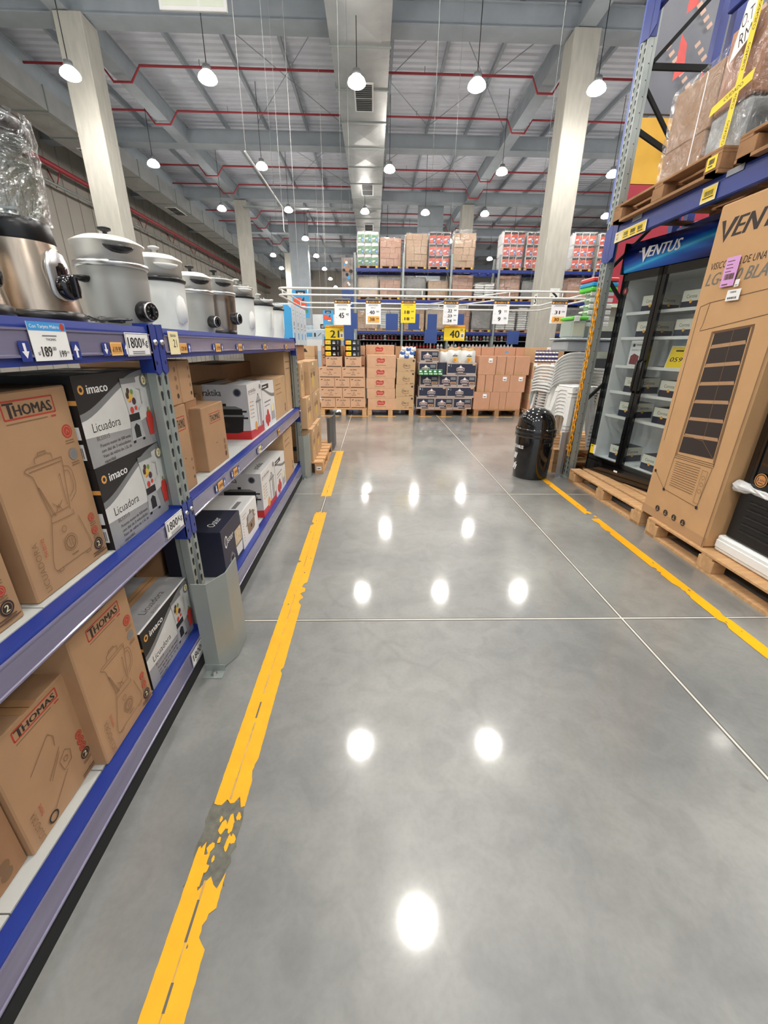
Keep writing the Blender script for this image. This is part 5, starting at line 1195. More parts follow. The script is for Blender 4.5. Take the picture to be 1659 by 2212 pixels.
# ------------------------------------------------------------------ tall racking with fridges
RX = 2.335
rr_ = thing('pallet_racking', 'tall galvanised and blue racking over the fridges and wrapped pallets', 'rack', (0, 0, 0))
def tall_post(x, y, sgn, parent):
    b = upright_mesh(x, y, 5.6, .125, .085, sgn)
    f = Face(b, (x + .012, y - .0625, 0), (1, 0, 0), (0, 0, 1), .08, 5.6); z = .1
    while z < 5.5: f.l = .0008; f.poly([(.026 + math.cos(a * PI / 4) * .005, z + math.sin(a * PI / 4) * .005) for a in range(8)], M_slot); z += .11
    return b.build('upright', parent)
for y in (4.735, 1.78): tall_post(RX, y, -1, rr_)
for y in (4.735, 1.78):
    for x, m in ((2.97, M_slot), (3.1, M_slot)): MB().box(x, x + .07, y + .03, y + .1, 0, 5.6, M_blue).build('upright', rr_)
    b = MB()
    for (a, z0, c, z1) in ((RX + .08, 3.74, 2.96, 4.32), (RX + .08, 3.74, 2.96, 3.74), (RX + .08, 3.6, 2.96, 3.0), (RX + .08, 2.2, 2.96, 2.8), (RX + .08, 2.1, 2.96, 1.5), (RX + .08, .9, 2.96, 1.5), (RX + .08, 3.3, 2.96, 3.05)):
        b.obox(((a + c) / 2, y, (z0 + z1) / 2), ((c - a) / 2, 0, (z1 - z0) / 2), (0, .012, 0), (0, 0, .022), M_slot)
    b.build('brace', rr_)
for z0, z1 in ((2.395, 2.54), (4.05, 4.2)):
    MB().box(RX + .002, RX + .05, 1.85, 4.672, z0, z1, M_blue, .008).build('beam', rr_); MB().box(2.96, 3.01, 1.85, 4.68, z0, z1, M_blue, .008).build('beam', rr_)
    c = MB().prism([(4.58, z0 - .12), (4.672, z0 - .16), (4.672, z1 + .06), (4.64, z1 + .06), (4.58, z1)], RX - .004, RX + .002, M_blue, 'x'); c.box(RX - .004, RX + .06, 4.668, 4.673, z0 - .15, z1 + .05, M_blue)
    c.prism([(4.672, z0 - .16), (4.8, z0 - .13), (4.8, z1 - .02), (4.672, z1 + .06)], RX - .004, RX - .001, M_blue, 'x'); c.build('beam_connector', rr_)
MB().box(RX + .0, RX + .06, 4.8, 4.83, 2.6, 5.6, mat('strip_blue', (76, 98, 178), .4, var=.05)).build('corner_strip', rr_)
MB().box(RX - .03, RX + .12, 4.65, 4.82, 0, .006, M_post).build('foot_plate', rr_)
def rlabel(y0, y1, z0, z1, fn, name='beam_label', lab=None):
    b = MB().box(-.0015, 0, -(y1 - y0) / 2, (y1 - y0) / 2, 0, z1 - z0, M_cream); f = Face(b, (-.002, (y1 - y0) / 2, 0), (0, -1, 0), (0, 0, 1), y1 - y0, z1 - z0); fn(f)
    o = b.build(name, rr_, (RX - .004, (y0 + y1) / 2, z0))
    if lab: o['label'] = lab
def bar(f, x, y, w, h, m=None):
    r = random.Random(int(x * 1e4)); q = x
    while q < x + w: k = r.uniform(.0015, .005); f.rect(q, y, k, h, m or M_black); q += k + r.uniform(.001, .004)
def rl1(f):
    f.text('bahia', .02, .058, .012, M_inkm, bold=0); f.text('63', .03, .018, .026, M_black, bold=.0); f.rect(.13, .006, .34, .068, M_org)
    for k in range(3): bar(f, .15 + k * .11, .03, .07, .03); f.rect(.15 + k * .11, .016, .08, .006, M_black)
rlabel(4.11, 4.6, 2.39, 2.475, rl1, lab='long cream label with bay number and yellow strips')
def rl2(f): f.rect(.01, .012, f.w - .02, f.h - .024, M_org); bar(f, .03, .036, .08, .03); f.rect(.02, .022, .1, .007, M_black)
rlabel(3.345, 3.485, 2.405, 2.5, rl2, lab='square cream label with a yellow barcode')
for y in (4.28, 3.22): MB().box(-.002, 0, -.07, .07, 0, .035, mat('label_grey', (150, 154, 160), .4, var=0)).build('blank_label', rr_, (RX - .001, y, 2.505))
guard('post_guard', 'narrow steel guard plate leaning by the chained racking post', 2.245, 4.74, 0, .045, .03, .54, 0, mat('guard_steel', (160, 162, 164), .4, metal=.5, var=.05))
# yellow plastic chain
ch = thing('plastic_chain', 'yellow plastic chain hanging down the perforated racking post', 'chain', (RX - .02, 4.7, 0))
M_chain = mat('chain_yellow', (248, 172, 12), .35, var=.03)
ln = []
for k in range(24): a = 2 * PI * k / 24; ln.append((0, math.cos(a) * .017, math.sin(a) * .017 + (.021 if math.sin(a) >= 0 else -.021)))
l0 = MB().tube(ln, .0062, M_chain, 6, closed=True).build('link', ch, (0, 0, 1.98)); k = 0; z = 1.98; r = random.Random(6)
while z > .3:
    z -= .058; k += 1; o = dup(l0, (r.uniform(-.002, .002), .012 * math.sin(z * 3), z), parent=ch); o.rotation_euler = (r.uniform(-.1, .1), 0, (PI / 2 if k % 2 else 0) + .5)
MB().tube([(0, 0, 2.03), (.02, 0, 2.03), (.02, 0, 2.0)], .005, M_steel, 5).build('hook', ch)
M_smallchain = None

# pallets on the floor and on the beams
pallet(2.83, 3.93, 0, 1.02, 1.32, 'y', 'pale wooden pallet under the glass-door fridge', rz=.03, group='pallets under the fridges')
pallet(2.82, 2.46, 0, 1.02, 1.32, 'y', 'pale wooden pallet under the big fridge carton', group='pallets under the fridges')
pp = pallet(2.79, 3.96, 2.5405, 1.02, 1.3, 'y', 'wooden pallet on the racking beam with a yellow sticker', group='pallets on the racking beam', dark=True)
pallet(2.8, 2.55, 2.5405, 1.02, 1.28, 'y', 'wooden pallet on the racking beam at the top corner', group='pallets on the racking beam', dark=True)
b = MB().box(-.0015, 0, -.045, .045, 0, .075, M_org); f = Face(b, (-.002, .045, 0), (0, -1, 0), (0, 0, 1), .09, .075); bar(f, .018, .03, .05, .03); f.rect(.02, .016, .04, .006, M_black)
b.build('pallet_sticker', pp, (-.512, -.575, .035))['label'] = 'yellow barcode sticker'

# wrapped loads on the beam
ZL = 2.686
t = thing('wrapped_load', 'film-wrapped brown cartons with yellow caution tape on the racking beam', 'pallet load', (2.42, 3.4, ZL))
MB().box(0, .75, .36, .82, 0, .25, M_card, .005).build('carton', t); MB().box(.004, .75, .33, .82, .255, .635, M_card, .005).build('carton', t)
MB().box(.01, .75, -.02, .32, .30, .74, M_cardp, .005).build('carton', t); MB().box(0, .7, -.02, .33, 0, .295, mat('bag_grey', (158, 164, 164), .35, var=.35, scale=9, bump=.4), .03).build('grey_bale', t)
b = MB(); r = random.Random(12); g = []
for j in range(15):
    v = j / 14; row = []
    for i in range(19):
        y = -.03 + .86 * i / 18; h = .65 if y > .36 else (.65 + (.36 - y) * .28)
        row.append((-.012 - r.uniform(0, .012) - .004 * math.sin(v * 30 + i), y, v * h))
    row = [(.4, -.035, row[0][2]), (.2, -.04 - r.uniform(0, .01), row[0][2])] + row + [(.3, .84, row[-1][2])]; g.append(row)
b.sheet([q[::-1] for q in g], M_film, smooth=False); b.build('film_wrap', t)
def side(b_, x=-.03): return Face(b_, (x, .86, 0), (0, -1, 0), (0, 0, 1), .9, .8)
b = MB(); f = side(b, -.026); f.poly([(.42, .0), (.43, .0), (.43, .6), (.42, .6)], M_white); b.build('white_strap', t)
b = MB(); f = side(b, -.03); f.poly([(.37 + .26, .54), (.37 + .42, .62), (.37 + .44, .88), (.37 + .3, .82)], M_white); f.text('O.T.', .37 + .3, .69, .075, M_ink, w=.1, bold=-.005, rot=.2); f.text('RM', .37 + .315, .595, .075, M_ink, w=.09, bold=-.005, rot=.2); b.build('paper_sheet', t)
b = MB(); f = side(b, -.034); f.poly([(.745, 0), (.795, 0), (.82, .8), (.77, .8)], M_org)
for k in range(4): f.text('CUIDADO', .785 + .006 * k, .06 + k * .19, .022, M_ink, w=.13, bold=.02, rot=PI / 2 - .03)
f.poly([(.56, .29), (.57, .34), (.9, .4), (.9, .345)], M_org); f.text('CUIDADO', .68, .325, .024, M_ink, w=.15, bold=.02, rot=.17); b.build('caution_tape', t)
t = thing('wrapped_load', 'film-wrapped brown load at the upper corner beside the black trays', 'pallet load', (2.42, 1.98, ZL))
MB().box(.02, .8, 0, .88, 0, .5, M_card3, .01).build('carton', t); MB().box(.02, .8, .02, .86, .505, 1.0, M_card, .01).build('carton', t)
g = []
for j in range(12): g.append([(-.01 - r.uniform(0, .012), -.02 + .93 * i / 12, 1.02 * j / 11) for i in range(13)])
b = MB(); b.sheet([q[::-1] for q in g], M_film, smooth=False); b.build('film_wrap', t)
for k in range(8): tag(MB().box(-.22, .22, -.1, .1, 0, .075, M_plastB, .008).box(-.2, .2, -.08, .08, .07, .082, M_slot).build('black_tray', None, (2.75, 3.04, ZL + .083 * k)), f'black plastic tray in the stack between the wrapped loads, {ORD[k]} from the bottom', 'tray', 'black trays')
# big fridge carton
cb = thing('fridge_carton', 'tall brown carton of a display cooler leaning on the racking', 'box', (2.345, 3.272, .1465), -.012)
W, H = .728, 2.2
b = MB().box(0, .7, -W, 0, 0, H, mat('cardboard_ventus', (196, 156, 112), .8, var=.05, scale=5, spec=.2), .012)
f = Face(b, (0, 0, 0), (0, -1, 0), (0, 0, 1), W, H); f.step = .00009
f.rect(0, .0, W, .07, mat('cardboard_flap', (180, 142, 102), .8, var=.04)); 
f.poly([(.045, 2.1), (.08, 2.1), (.1, 2.01), (.15, 2.1), (.19, 2.1), (.105, 1.965)], M_ink)
f.text('ENTUS', .165, 1.99, .11, M_ink, w=.5, bold=.045, shear=.35)
f.text('VISICOOLER DE UNA PUERTA', .05, 1.812, .042, M_ink, w=.63, bold=.012, shear=.12)
f.text('LG-350 BLACK', .045, 1.715, .075, mat('print_grey', (112, 108, 100), .6, var=.1, scale=40), w=.63, bold=.03, shear=.25)
ol = M_inkm
f.line([(.05, .62), (.055, 1.585), (.14, 1.605), (.7, 1.65)], .004, ol); f.line([(.14, 1.605), (.125, 1.46), (.11, 1.43)], .004, ol); f.line([(.112, 1.425), (.7, 1.51)], .004, ol)
for d in (0, .014, .03): f.line([(.215 + d * .6, .52 + d), (.235 + d * .5, 1.415 - d * .3), (.57 - d * .4, 1.45 - d * .4), (.605 - d * .5, .55 + d)], .0035, ol)
for d in (0, .014, .028): f.line([(.22, .525 + d), (.605, .545 + d)], .0035, ol)
wp = lambda u, v: (.245 + .31 * u + .02 * (1 - u) * v - .01 * u * v + .025 * u * (1 - v), .575 + .83 * v + .03 * u)
f.poly([wp(0, 0), wp(1, 0), wp(1, 1), wp(0, 1)], M_ink)
for k in range(1, 7): v = k * .148 - .005; f.poly([wp(0, v), wp(1, v), wp(.97, v + .028), wp(.03, v + .028)], M_card)
f.line([wp(.56, 1), wp(.6, .13)], .003, M_inkl); f.line([wp(0, .16), wp(.6, .13), wp(1, .0)], .003, M_inkl)
for k in range(12): f.line([(.245, .5 - .017 * k), (.5, .515 - .018 * k)], .0032, ol)
f.line([(.2, .26), (.215, .525)], .0035, ol); f.line([(.2, .26), (.57, .245), (.6, .54)], .0035, ol); f.line([(.05, .37), (.2, .26)], .0035, ol); f.frame(.525, .27, .05, .24, .0025, M_inkl)
for k in range(3): f.ring(.55, .46 - .05 * k, .014, .0025, M_inkl)
for (x, y) in ((.05, .37), (.2, .258), (.57, .243)): f.disc(x, y, .013, M_ink)
for k in range(4): x = .19 + .1 * k; f.disc(x, .09, .024, M_ink); f.rect(x - .011, .075, .022, .007, M_card); f.line([(x, .075), (x, .104)], .006, M_card)
f.rect(W - .012, 0, .006, H, M_inkl)
b.build('carton_body', cb)
b = MB(); f = Face(b, (-.012, 0, 0), (0, -1, 0), (0, 0, 1), W, H); f.poly([(.2, 1.69), (.315, 1.69), (.315, 1.862), (.2, 1.862)], mat('label_pink', (214, 158, 214), .5, var=.02))
for k in range(4): f.rect(.215, 1.835 - k * .02, .06 - .01 * (k % 2), .005, M_inkm)
bar(f, .22, 1.73, .08, .035, M_inkm); f.rect(.215, 1.7, .05, .006, M_inkm); b.build('pink_sticker', cb)['label'] = 'pink delivery label'
b = MB(); f = Face(b, (-.012, 0, 0), (0, -1, 0), (0, 0, 1), W, H); f.rect(.285, 1.6, .11, .065, M_white); bar(f, .31, 1.645, .05, .01); bar(f, .3, 1.61, .07, .012); f.rect(.328, 1.68, .035, .042, M_white); f.rect(.334, 1.686, .02, .006, M_gray); b.build('white_sticker', cb)['label'] = 'white barcode stickers'

# glass door fridge
FA = .2077
fg = thing('display_fridge', 'black two-door glass display fridge with a blue lit-look header', 'fridge', (2.49, 4.612, .147), FA)
FW, FD, FH = .965, .62, 2.235
M_lin = mat('fridge_liner', (238, 240, 240), .4, var=.02)
b = MB(); b.box(.03, FD, -.03, 0, 0, FH, M_gloss); b.box(.03, FD, -FW, -FW + .03, 0, FH, M_gloss); b.box(FD - .03, FD, -FW, 0, 0, FH, M_gloss); b.box(.0, FD, -FW, 0, 0, .14, M_gloss); b.box(.03, FD, -FW, 0, 1.95, FH, M_gloss)
b.box(.005, .03, -FW + .02, -.02, .05, .11, M_slot); b.build('cabinet', fg)
b = MB(); b.box(.06, FD - .03, -.04, -.03, .14, 1.95, M_lin); b.box(.06, FD - .03, -FW + .03, -FW + .04, .14, 1.95, M_lin); b.box(FD - .05, FD - .03, -FW + .03, -.03, .14, 1.95, M_lin); b.box(.06, FD - .03, -FW + .03, -.03, .14, .15, M_lin); b.box(.06, FD - .03, -FW + .03, -.03, 1.94, 1.95, M_lin); b.build('liner', fg)
SHZ = (.36, .62, .87, 1.13, 1.4, 1.63)
for z in SHZ[1:]:
    b = MB(); 
    for k in range(24): y = -.05 - (FW - .1) * k / 23; b.tube([(.1, y, z), (FD - .06, y, z)], .003, M_plastW, 4)
    b.box(.09, .1, -FW + .045, -.045, z - .015, z + .012, M_plastW); b.build('wire_shelf', fg)
for i, (a, c) in enumerate(((.004, .478), (.487, .961))):
    b = MB(); st, sb = .045 if i == 0 else .04, .03
    b.box(0, .03, -a, -a - (.018 if i == 0 else .042), .12, 1.985, M_gloss); b.box(0, .03, -c, -c + (.042 if i == 0 else .018), .12, 1.985, M_gloss); b.box(0, .03, -c, -a, .12, .172, M_gloss); b.box(0, .03, -c, -a, 1.918, 1.985, M_gloss)
    dr = b.build('door', fg)
    MB().box(.012, .016, -c + (.042 if i == 0 else .018), -a - (.018 if i == 0 else .042), .172, 1.918, M_glass).build('glass', dr)
    y = -c + .024 if i == 0 else -a - .024
    MB().tube([(-.002, y, .9), (-.03, y, .92), (-.03, y, 1.18), (-.002, y, 1.2)], .012, M_plastB, 8).build('handle', dr)
hm = bpy.data.materials.new('header_print'); hm.use_nodes = True; nt = hm.node_tree; L = nt.links.new; pb = nt.nodes['Principled BSDF']; pb.inputs['Roughness'].default_value = .14
tc = nt.nodes.new('ShaderNodeTexCoord'); sp = nt.nodes.new('ShaderNodeSeparateXYZ'); L(tc.outputs['Object'], sp.inputs[0])
def mth(op, a, v):
    n = nt.nodes.new('ShaderNodeMath'); n.operation = op
    for i, q in enumerate((a, v)):
        if hasattr(q, 'links'): L(q, n.inputs[i])
        else: n.inputs[i].default_value = q
    return n.outputs[0]
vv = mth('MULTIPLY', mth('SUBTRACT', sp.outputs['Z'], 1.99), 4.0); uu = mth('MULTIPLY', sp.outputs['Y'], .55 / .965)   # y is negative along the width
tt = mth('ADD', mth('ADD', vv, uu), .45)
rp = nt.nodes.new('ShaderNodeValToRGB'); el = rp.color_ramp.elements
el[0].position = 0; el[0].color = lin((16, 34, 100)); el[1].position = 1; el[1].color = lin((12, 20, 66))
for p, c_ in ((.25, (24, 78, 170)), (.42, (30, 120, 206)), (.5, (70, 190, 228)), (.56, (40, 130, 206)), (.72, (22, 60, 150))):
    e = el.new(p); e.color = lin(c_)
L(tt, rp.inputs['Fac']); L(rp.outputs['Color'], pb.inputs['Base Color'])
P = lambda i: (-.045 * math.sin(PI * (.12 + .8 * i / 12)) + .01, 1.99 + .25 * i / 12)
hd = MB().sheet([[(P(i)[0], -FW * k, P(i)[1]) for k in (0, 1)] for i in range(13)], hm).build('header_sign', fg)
b = MB(); b.box(-.04, .05, -.012, 0, 1.98, 2.245, M_gloss); b.box(-.04, .05, -FW, -FW + .012, 1.98, 2.245, M_gloss); b.build('header_end_cap', fg)
b = MB(); f = Face(b, (-.038, 0, 2.0), (0, -1, 0), (0, 0, 1), FW, .25); f.poly([(.22, .17), (.255, .17), (.27, .1), (.3, .17), (.33, .17), (.262, .045)], M_signw); f.text('ENTUS', .3, .085, .085, M_signw, w=.33, bold=.045, shear=.3); b.build('brand_lettering', hd)
b = MB(); f = Face(b, (.0, 0, 0), (0, -1, 0), (0, 0, 1), FW, 2); f.ring(.075, 1.83, .032, .012, M_ink); f.disc(.075, 1.83, .026, mat('badge_maroon', (120, 40, 44), .5, var=0)); f.text('1', .07, 1.815, .03, M_cream, bold=.02); b.build('warranty_badge', fg)
b = MB(); f = Face(b, (-.001, 0, 0), (0, -1, 0), (0, 0, 1), FW, 2); f.rect(.03, .19, .085, .1, M_org); f.rect(.085, .19, .03, .1, M_white); f.rect(.04, .27, .03, .008, M_ink); b.build('energy_sticker', fg)
b = MB(); f = Face(b, (-.001, 0, 0), (0, -1, 0), (0, 0, 1), FW, 2); f.rect(.44, .075, .05, .02, M_white); b.build('model_plate', fg)
# beer cartons inside (their own things)
cF, sF = math.cos(FA), math.sin(FA)
def fw(x, y, z): return (2.49 + x * cF - y * sF, 4.612 + x * sF + y * cF, .147 + z)
def p_beer(f):
    W, H = f.w, f.h; f.rect(0, H * .42, W, H * .58, M_cream if False else mat('beer_white', (226, 222, 206), .5, var=.02)); f.rect(0, 0, W, H * .42, M_navy); f.text('Corona', W * .5, H * .58, H * .2, M_navy, w=W * .55, bold=.01, al='c'); f.disc(W * .5, H * .4, H * .1, M_ora, 12)
bc0 = None
for si, z in enumerate((.152,) + SHZ[1:]):
    for di, y in enumerate((-.25, -.72)):
        if si in (3,): continue
        lab = f'white and navy beer carton on the {["floor", "lowest shelf", "second shelf", "", "fourth shelf", "top shelf"][si]} behind the {["first", "second"][di]} fridge door'
        if bc0 is None:
            b = MB().box(-.12, .12, -.1, .1, 0, .15, M_navy, .004); f = box_face(b, -.12, .12, -.1, .1, 0, .15, '-x'); p_beer(f); f = box_face(b, -.12, .12, -.1, .1, 0, .15, '-y'); p_beer(f)
            bc0 = tag(b.build('beer_carton', None, fw(.28, y, z + .004), FA), lab, 'box', 'beer cartons in the fridge')
        else: dup(bc0, fw(.28, y + (.02 if di else 0), z + .004), FA + RND.uniform(-.08, .08), lab)
def p_waf(f): f.disc(f.w * .2, f.h * .82, .016, M_navy); f.rect(f.w * .32, f.h * .82, f.w * .4, f.h * .03, M_gray); f.text('WAFFLE MAKER', f.w * .1, f.h * .6, f.h * .07, M_ink, w=f.w * .8, bold=0); f.poly([(f.w * .1, f.h * .08), (f.w * .55, f.h * .06), (f.w * .58, f.h * .4), (f.w * .3, f.h * .5), (f.w * .12, f.h * .4)], mat('waffle_red', (130, 56, 60), .5, var=.3, scale=60)); f.disc(f.w * .75, f.h * .24, .022, mat('waffle_red', (130, 56, 60)))
b = MB().box(-.05, .05, -.12, .12, 0, .245, M_white, .003); p_waf(box_face(b, -.05, .05, -.12, .12, 0, .245, '-x')); tag(b.build('waffle_box', None, fw(.22, -.23, SHZ[3] + .004), FA), 'white waffle maker box on the middle fridge shelf', 'box')
b = MB().box(-.003, .003, -.11, .11, 0, .2, M_cream); f = box_face(b, -.003, .003, -.11, .11, 0, .2, '-x'); f.rect(.01, .01, .2, .18, M_org); f.text('0599', .03, .06, .04, M_ink, w=.17, bold=.02, shear=.2); f.rect(.06, .15, .08, .012, M_ink); o = b.build('price_card', None, fw(.16, -.7, SHZ[3] + .004), FA); o.rotation_euler = (0, .2, FA)
tag(o, 'yellow price card leaning on the middle shelf inside the second fridge door', 'sign')
carton('beer_carton', 'white and navy beer carton behind the leaning price card', 2.9, 3.1, 3.92, 4.1, .147 + SHZ[3] + .004, .147 + SHZ[3] + .16, M_navy, [('-x', p_beer)], None, 'box', FA, False)

# dark freezer on white foam
fz = thing('black_freezer', 'black glass-door freezer half out of frame on white foam', 'freezer', (2.42, 2.5, .265))
b = MB(); b.box(.03, .68, -.7, 0, 0, 1.75, M_gloss, .02); b.build('cabinet', fz)
b = MB(); b.box(0, .035, -.7, 0, 0, .35, M_plastB, .01)
for k in range(5): b.box(-.01, .002, -.62, -.09, .07 + k * .05, .085 + k * .05, M_gloss, .004)
b.build('louvre_grille', fz)
dr = MB().box(0, .03, -.7, -.0, .36, .42, M_gloss).box(0, .03, -.7, 0, 1.65, 1.75, M_gloss).box(0, .03, -.06, 0, .42, 1.65, M_gloss).box(0, .03, -.7, -.64, .42, 1.65, M_gloss).build('door', fz)
MB().box(.008, .012, -.64, -.06, .42, 1.65, mat('dark_glass', (20, 24, 26), .04, var=0, coat=.5)).build('glass', dr)
b = MB(); f = Face(b, (-.001, 0, 0), (0, -1, 0), (0, 0, 1), .7, 1.7); f.disc(.115, .43, .045, M_ink, 28); f.ring(.115, .43, .041, .004, M_orange, 28); f.disc(.115, .43, .032, mat('badge_gold', (214, 150, 90), .3, var=.2), 24); f.text('1', .093, .418, .026, M_ink, bold=.03); f.text('AÑO', .106, .424, .014, M_ink, bold=.02); f.rect(.1, .41, .035, .005, M_ink); b.build('warranty_badge', fz)
r = random.Random(9); g = []
for i in range(26):
    y = .03 - .72 * i / 25; row = []
    for k in range(8):
        a = PI * k / 7; q = .02 + (.018 if i < 4 else 0) + r.uniform(-.006, .006); row.append((-.002 - math.sin(a) * q, y, .355 + math.cos(a) * q))
    g.append(row)
b = MB().sheet(g, mat('wrap_white', (214, 216, 216), .3, var=.1, bump=.4), smooth=False); b.build('plastic_sleeve', fz)
tag(MB().box(0, .72, -.76, 0, 0, .115, mat('foam_white', (232, 234, 232), .75, var=.02, scale=60), .012).box(-.008, 0, -.76, -.01, .03, .085, mat('foam_white', (232, 234, 232)), .006).build('foam_block', None, (2.395, 2.525, .147)), 'long white foam block under the black freezer', 'packaging')

# ------------------------------------------------------------------ swing bin
bn = thing('swing_bin', 'glossy black round bin with a domed swing lid', 'bin', (1.905, 4.76, 0))
MB().lathe([(.185, 0), (.198, .004), (.2, .02), (.216, .49), (.214, .5)], M_gloss, n=48).build('bin_body', bn)
MB().lathe([(.216, .49), (.23, .492), (.232, .52), (.226, .535), (.23, .54), (.229, .585), (.222, .592), (.215, .592)], M_gloss, n=48).build('collar', bn)
dm = MB().lathe([(.214, .585), (.213, .61), (.2, .68), (.17, .74), (.12, .785), (.06, .807), (0, .812)], M_gloss, n=48).build('dome_lid', bn)
a0 = -1.9
b = MB(); b.box(-.05, .05, -.233, -.215, .455, .485, M_plastB, .004).box(-.05, .05, -.24, -.215, .44, .452, M_plastB, .003); b.build('front_handle', bn, (0, 0, 0), .28)
def bin_print(txts, ac):
    b = MB()
    for txt, z, h, w, sh_ in txts:
        vs, fs, tw = text_mesh(txt, .03); k = h / .7; kx = w / tw
        out = []
        for a, c in vs:
            zz = z + c * k; R = .1995 + .016 * zz / .49 + .0022; an = ac + (a * kx + c * k * sh_ - w / 2) / R; out.append((R * math.cos(an), R * math.sin(an), zz))
        b.add(out, fs, M_signw)
    for (da, z) in ((-.1, .26), (.02, .26), (.14, .26), (-.1, .13), (.0, .13), (.1, .15), (.16, .12)):
        P_ = []
        for (u, v) in ((-.02, -.03), (.0, -.03), (.03, .04), (.01, .04)):
            R = .1995 + .016 * (z + v) / .49 + .0022; an = ac + da + u / R; P_.append((R * math.cos(an), R * math.sin(an), z + v))
        b.add(P_, [(0, 1, 2, 3)], M_signw)
    b.build('bin_lettering', bn)
bin_print([('APROVECHABLES', .36, .035, .27, .1)], -.2)
bin_print([('APROVECHABLES', .36, .035, .27, .1)], -3.12)

# ------------------------------------------------------------------ white plastic chairs and stools
for k in range(2): pallet(2.78, 5.5, .1455 * k, 1.1, 1.2, 'x', ['wooden pallet on the floor under the white chairs', 'second wooden pallet on top, right under the white chairs'][k], group='pallets under the chairs')
ZC = .2915
M_chair = mat('chair_white', (222, 222, 218), .35, var=.015)
def make_chair():
    t = thing('plastic_chair', '', 'chair', (0, 0, 0), 0, 'stacked white chairs')
    def sol(o, th=.008):
        m = o.modifiers.new('s', 'SOLIDIFY'); m.thickness = th; return o
    n = 14; g = []
    for j in range(13):                                        # backrest: curved shell with a rounded top edge
        v = j / 12; row = []
        for i in range(n + 1):
            u = -1 + 2 * i / n; top = .8 - .1 * abs(u) ** 3.2
            z = .4 + (top - .4) * v; row.append((u * (.235 + .04 * v - .03 * v * v * abs(u)), -.19 - .12 * v + .05 * u * u - (.02 * max(0, v - .85) / .15), z))
        g.append(row)
    b = MB(); vs = [p for q in g for p in q]; C_ = n + 1; fs = []
    for j in range(12):
        for i in range(n):
            if 2 <= j <= 6 and 3 <= i <= 10 and i % 2 == 1: continue
            fs.append((j * C_ + i, j * C_ + i + 1, (j + 1) * C_ + i + 1, (j + 1) * C_ + i))
    b.add(vs, fs, M_chair, True); sol(b.build('backrest', t), .012)
    g = [[(-.22 + .44 * i / 8 * 1, -.19 + .42 * j / 6, .42 - .012 * math.sin(PI * i / 8) * math.sin(PI * j / 6) + (.015 if j == 6 else 0) * 0) for i in range(9)] for j in range(7)]
    sol(MB().sheet(g, M_chair).build('seat', t))
    for sx in (-1, 1):
        for sy, y0, y1 in ((-1, -.2, -.27), (1, .22, .26)):
            g = []
            for j in range(6):
                v = j / 5; x = sx * (.215 + .04 * (1 - v)); y = y1 + (y0 - y1) * v; w = .05
                g.append([(x - sx * w, y, .42 * v), (x, y, .42 * v), (x, y - sy * w, .42 * v)])
            sol(MB().sheet(g, M_chair, smooth=False).build('leg', t))
        b = MB(); pts = [(sx * .24, .22, .42), (sx * .27, .225, .54), (sx * .275, .19, .62), (sx * .275, .05, .645), (sx * .265, -.15, .65), (sx * .245, -.25, .64)]
        g = [[(x - sx * .0, y, z + .0), (x + sx * .0, y, z), (x - sx * .045, y + .0, z + .008)] for x, y, z in pts]; 
        g = [[(x - sx * .045, y, z + .004), (x, y, z + .008), (x + sx * .006, y, z - .02)] for x, y, z in pts]
        sol(b.sheet(g, M_chair).build('arm', t))
    return t
pc = make_chair()
for k in range(9):
    lab = f'white plastic chair nested in the near chair stack, {ORD[k]} from the bottom'
    if k == 0: pc.location = (2.46, 5.62, ZC); pc.rotation_euler = (0, 0, .1); pc['label'] = lab
    else: dup(pc, (2.46, 5.62 - .006 * k, ZC + .038 * k), .1, lab)
for k in range(8): dup(pc, (3.1, 5.62 - .006 * k, ZC + .038 * k), .2, f'white plastic chair in the stack seen between post and fridge, {ORD[k]} from the bottom', 'stacked chairs behind the post')
def make_stool():
    t = thing('plastic_stool', '', 'stool', (0, 0, 0), 0, 'stacked white stools')
    MB().box(-.14, .14, -.14, .14, .425, .45, M_plastW, .012).build('seat', t)
    b = MB()
    for a in range(4):
        c, s = math.cos(a * PI / 2), math.sin(a * PI / 2); g = []
        for j in range(4):
            z = .43 - .06 * j / 3; w = .14 + .014 * j / 3
            g.append([(c * u * w - s * -w, s * u * w + c * -w, z + (.03 if abs(u) < .5 and j == 3 else 0)) for u in (-1, -.6, -.3, .3, .6, 1)])
        b.sheet(g, M_plastW, smooth=False)
    o = b.build('skirt', t); o.modifiers.new('s', 'SOLIDIFY').thickness = .006
    f_ = MB(); f = Face(f_, (-.15, -.1525, .375), (1, 0, 0), (0, 0, 1), .3, .07); f.ring(.05, .03, .011, .004, M_red, 14); f.ring(.105, .03, .009, .003, M_gray, 10); f_.build('moulded_mark', t)
    for sx in (-1, 1):
        for sy in (-1, 1):
            g = [[(sx * (.085 + .06 * q), sy * (.145 + .06 * q), .4 * (1 - q)), (sx * (.145 + .06 * q), sy * (.145 + .06 * q), .4 * (1 - q)), (sx * (.145 + .06 * q), sy * (.085 + .06 * q), .4 * (1 - q))] for q in (0, .35, .7, 1)]
            o = MB().sheet(g, M_plastW, smooth=False).build('leg', t); o.modifiers.new('s', 'SOLIDIFY').thickness = .006
    return t
ps = make_stool()
for k in range(8):
    lab = f'white plastic stool in the stack beside the bin, {ORD[k]} from the bottom'
    if k == 0: ps.location = (2.43, 5.08, ZC); ps.rotation_euler = (0, 0, .25); ps['label'] = lab
    else: dup(ps, (2.43, 5.08, ZC + .042 * k), .25, lab)

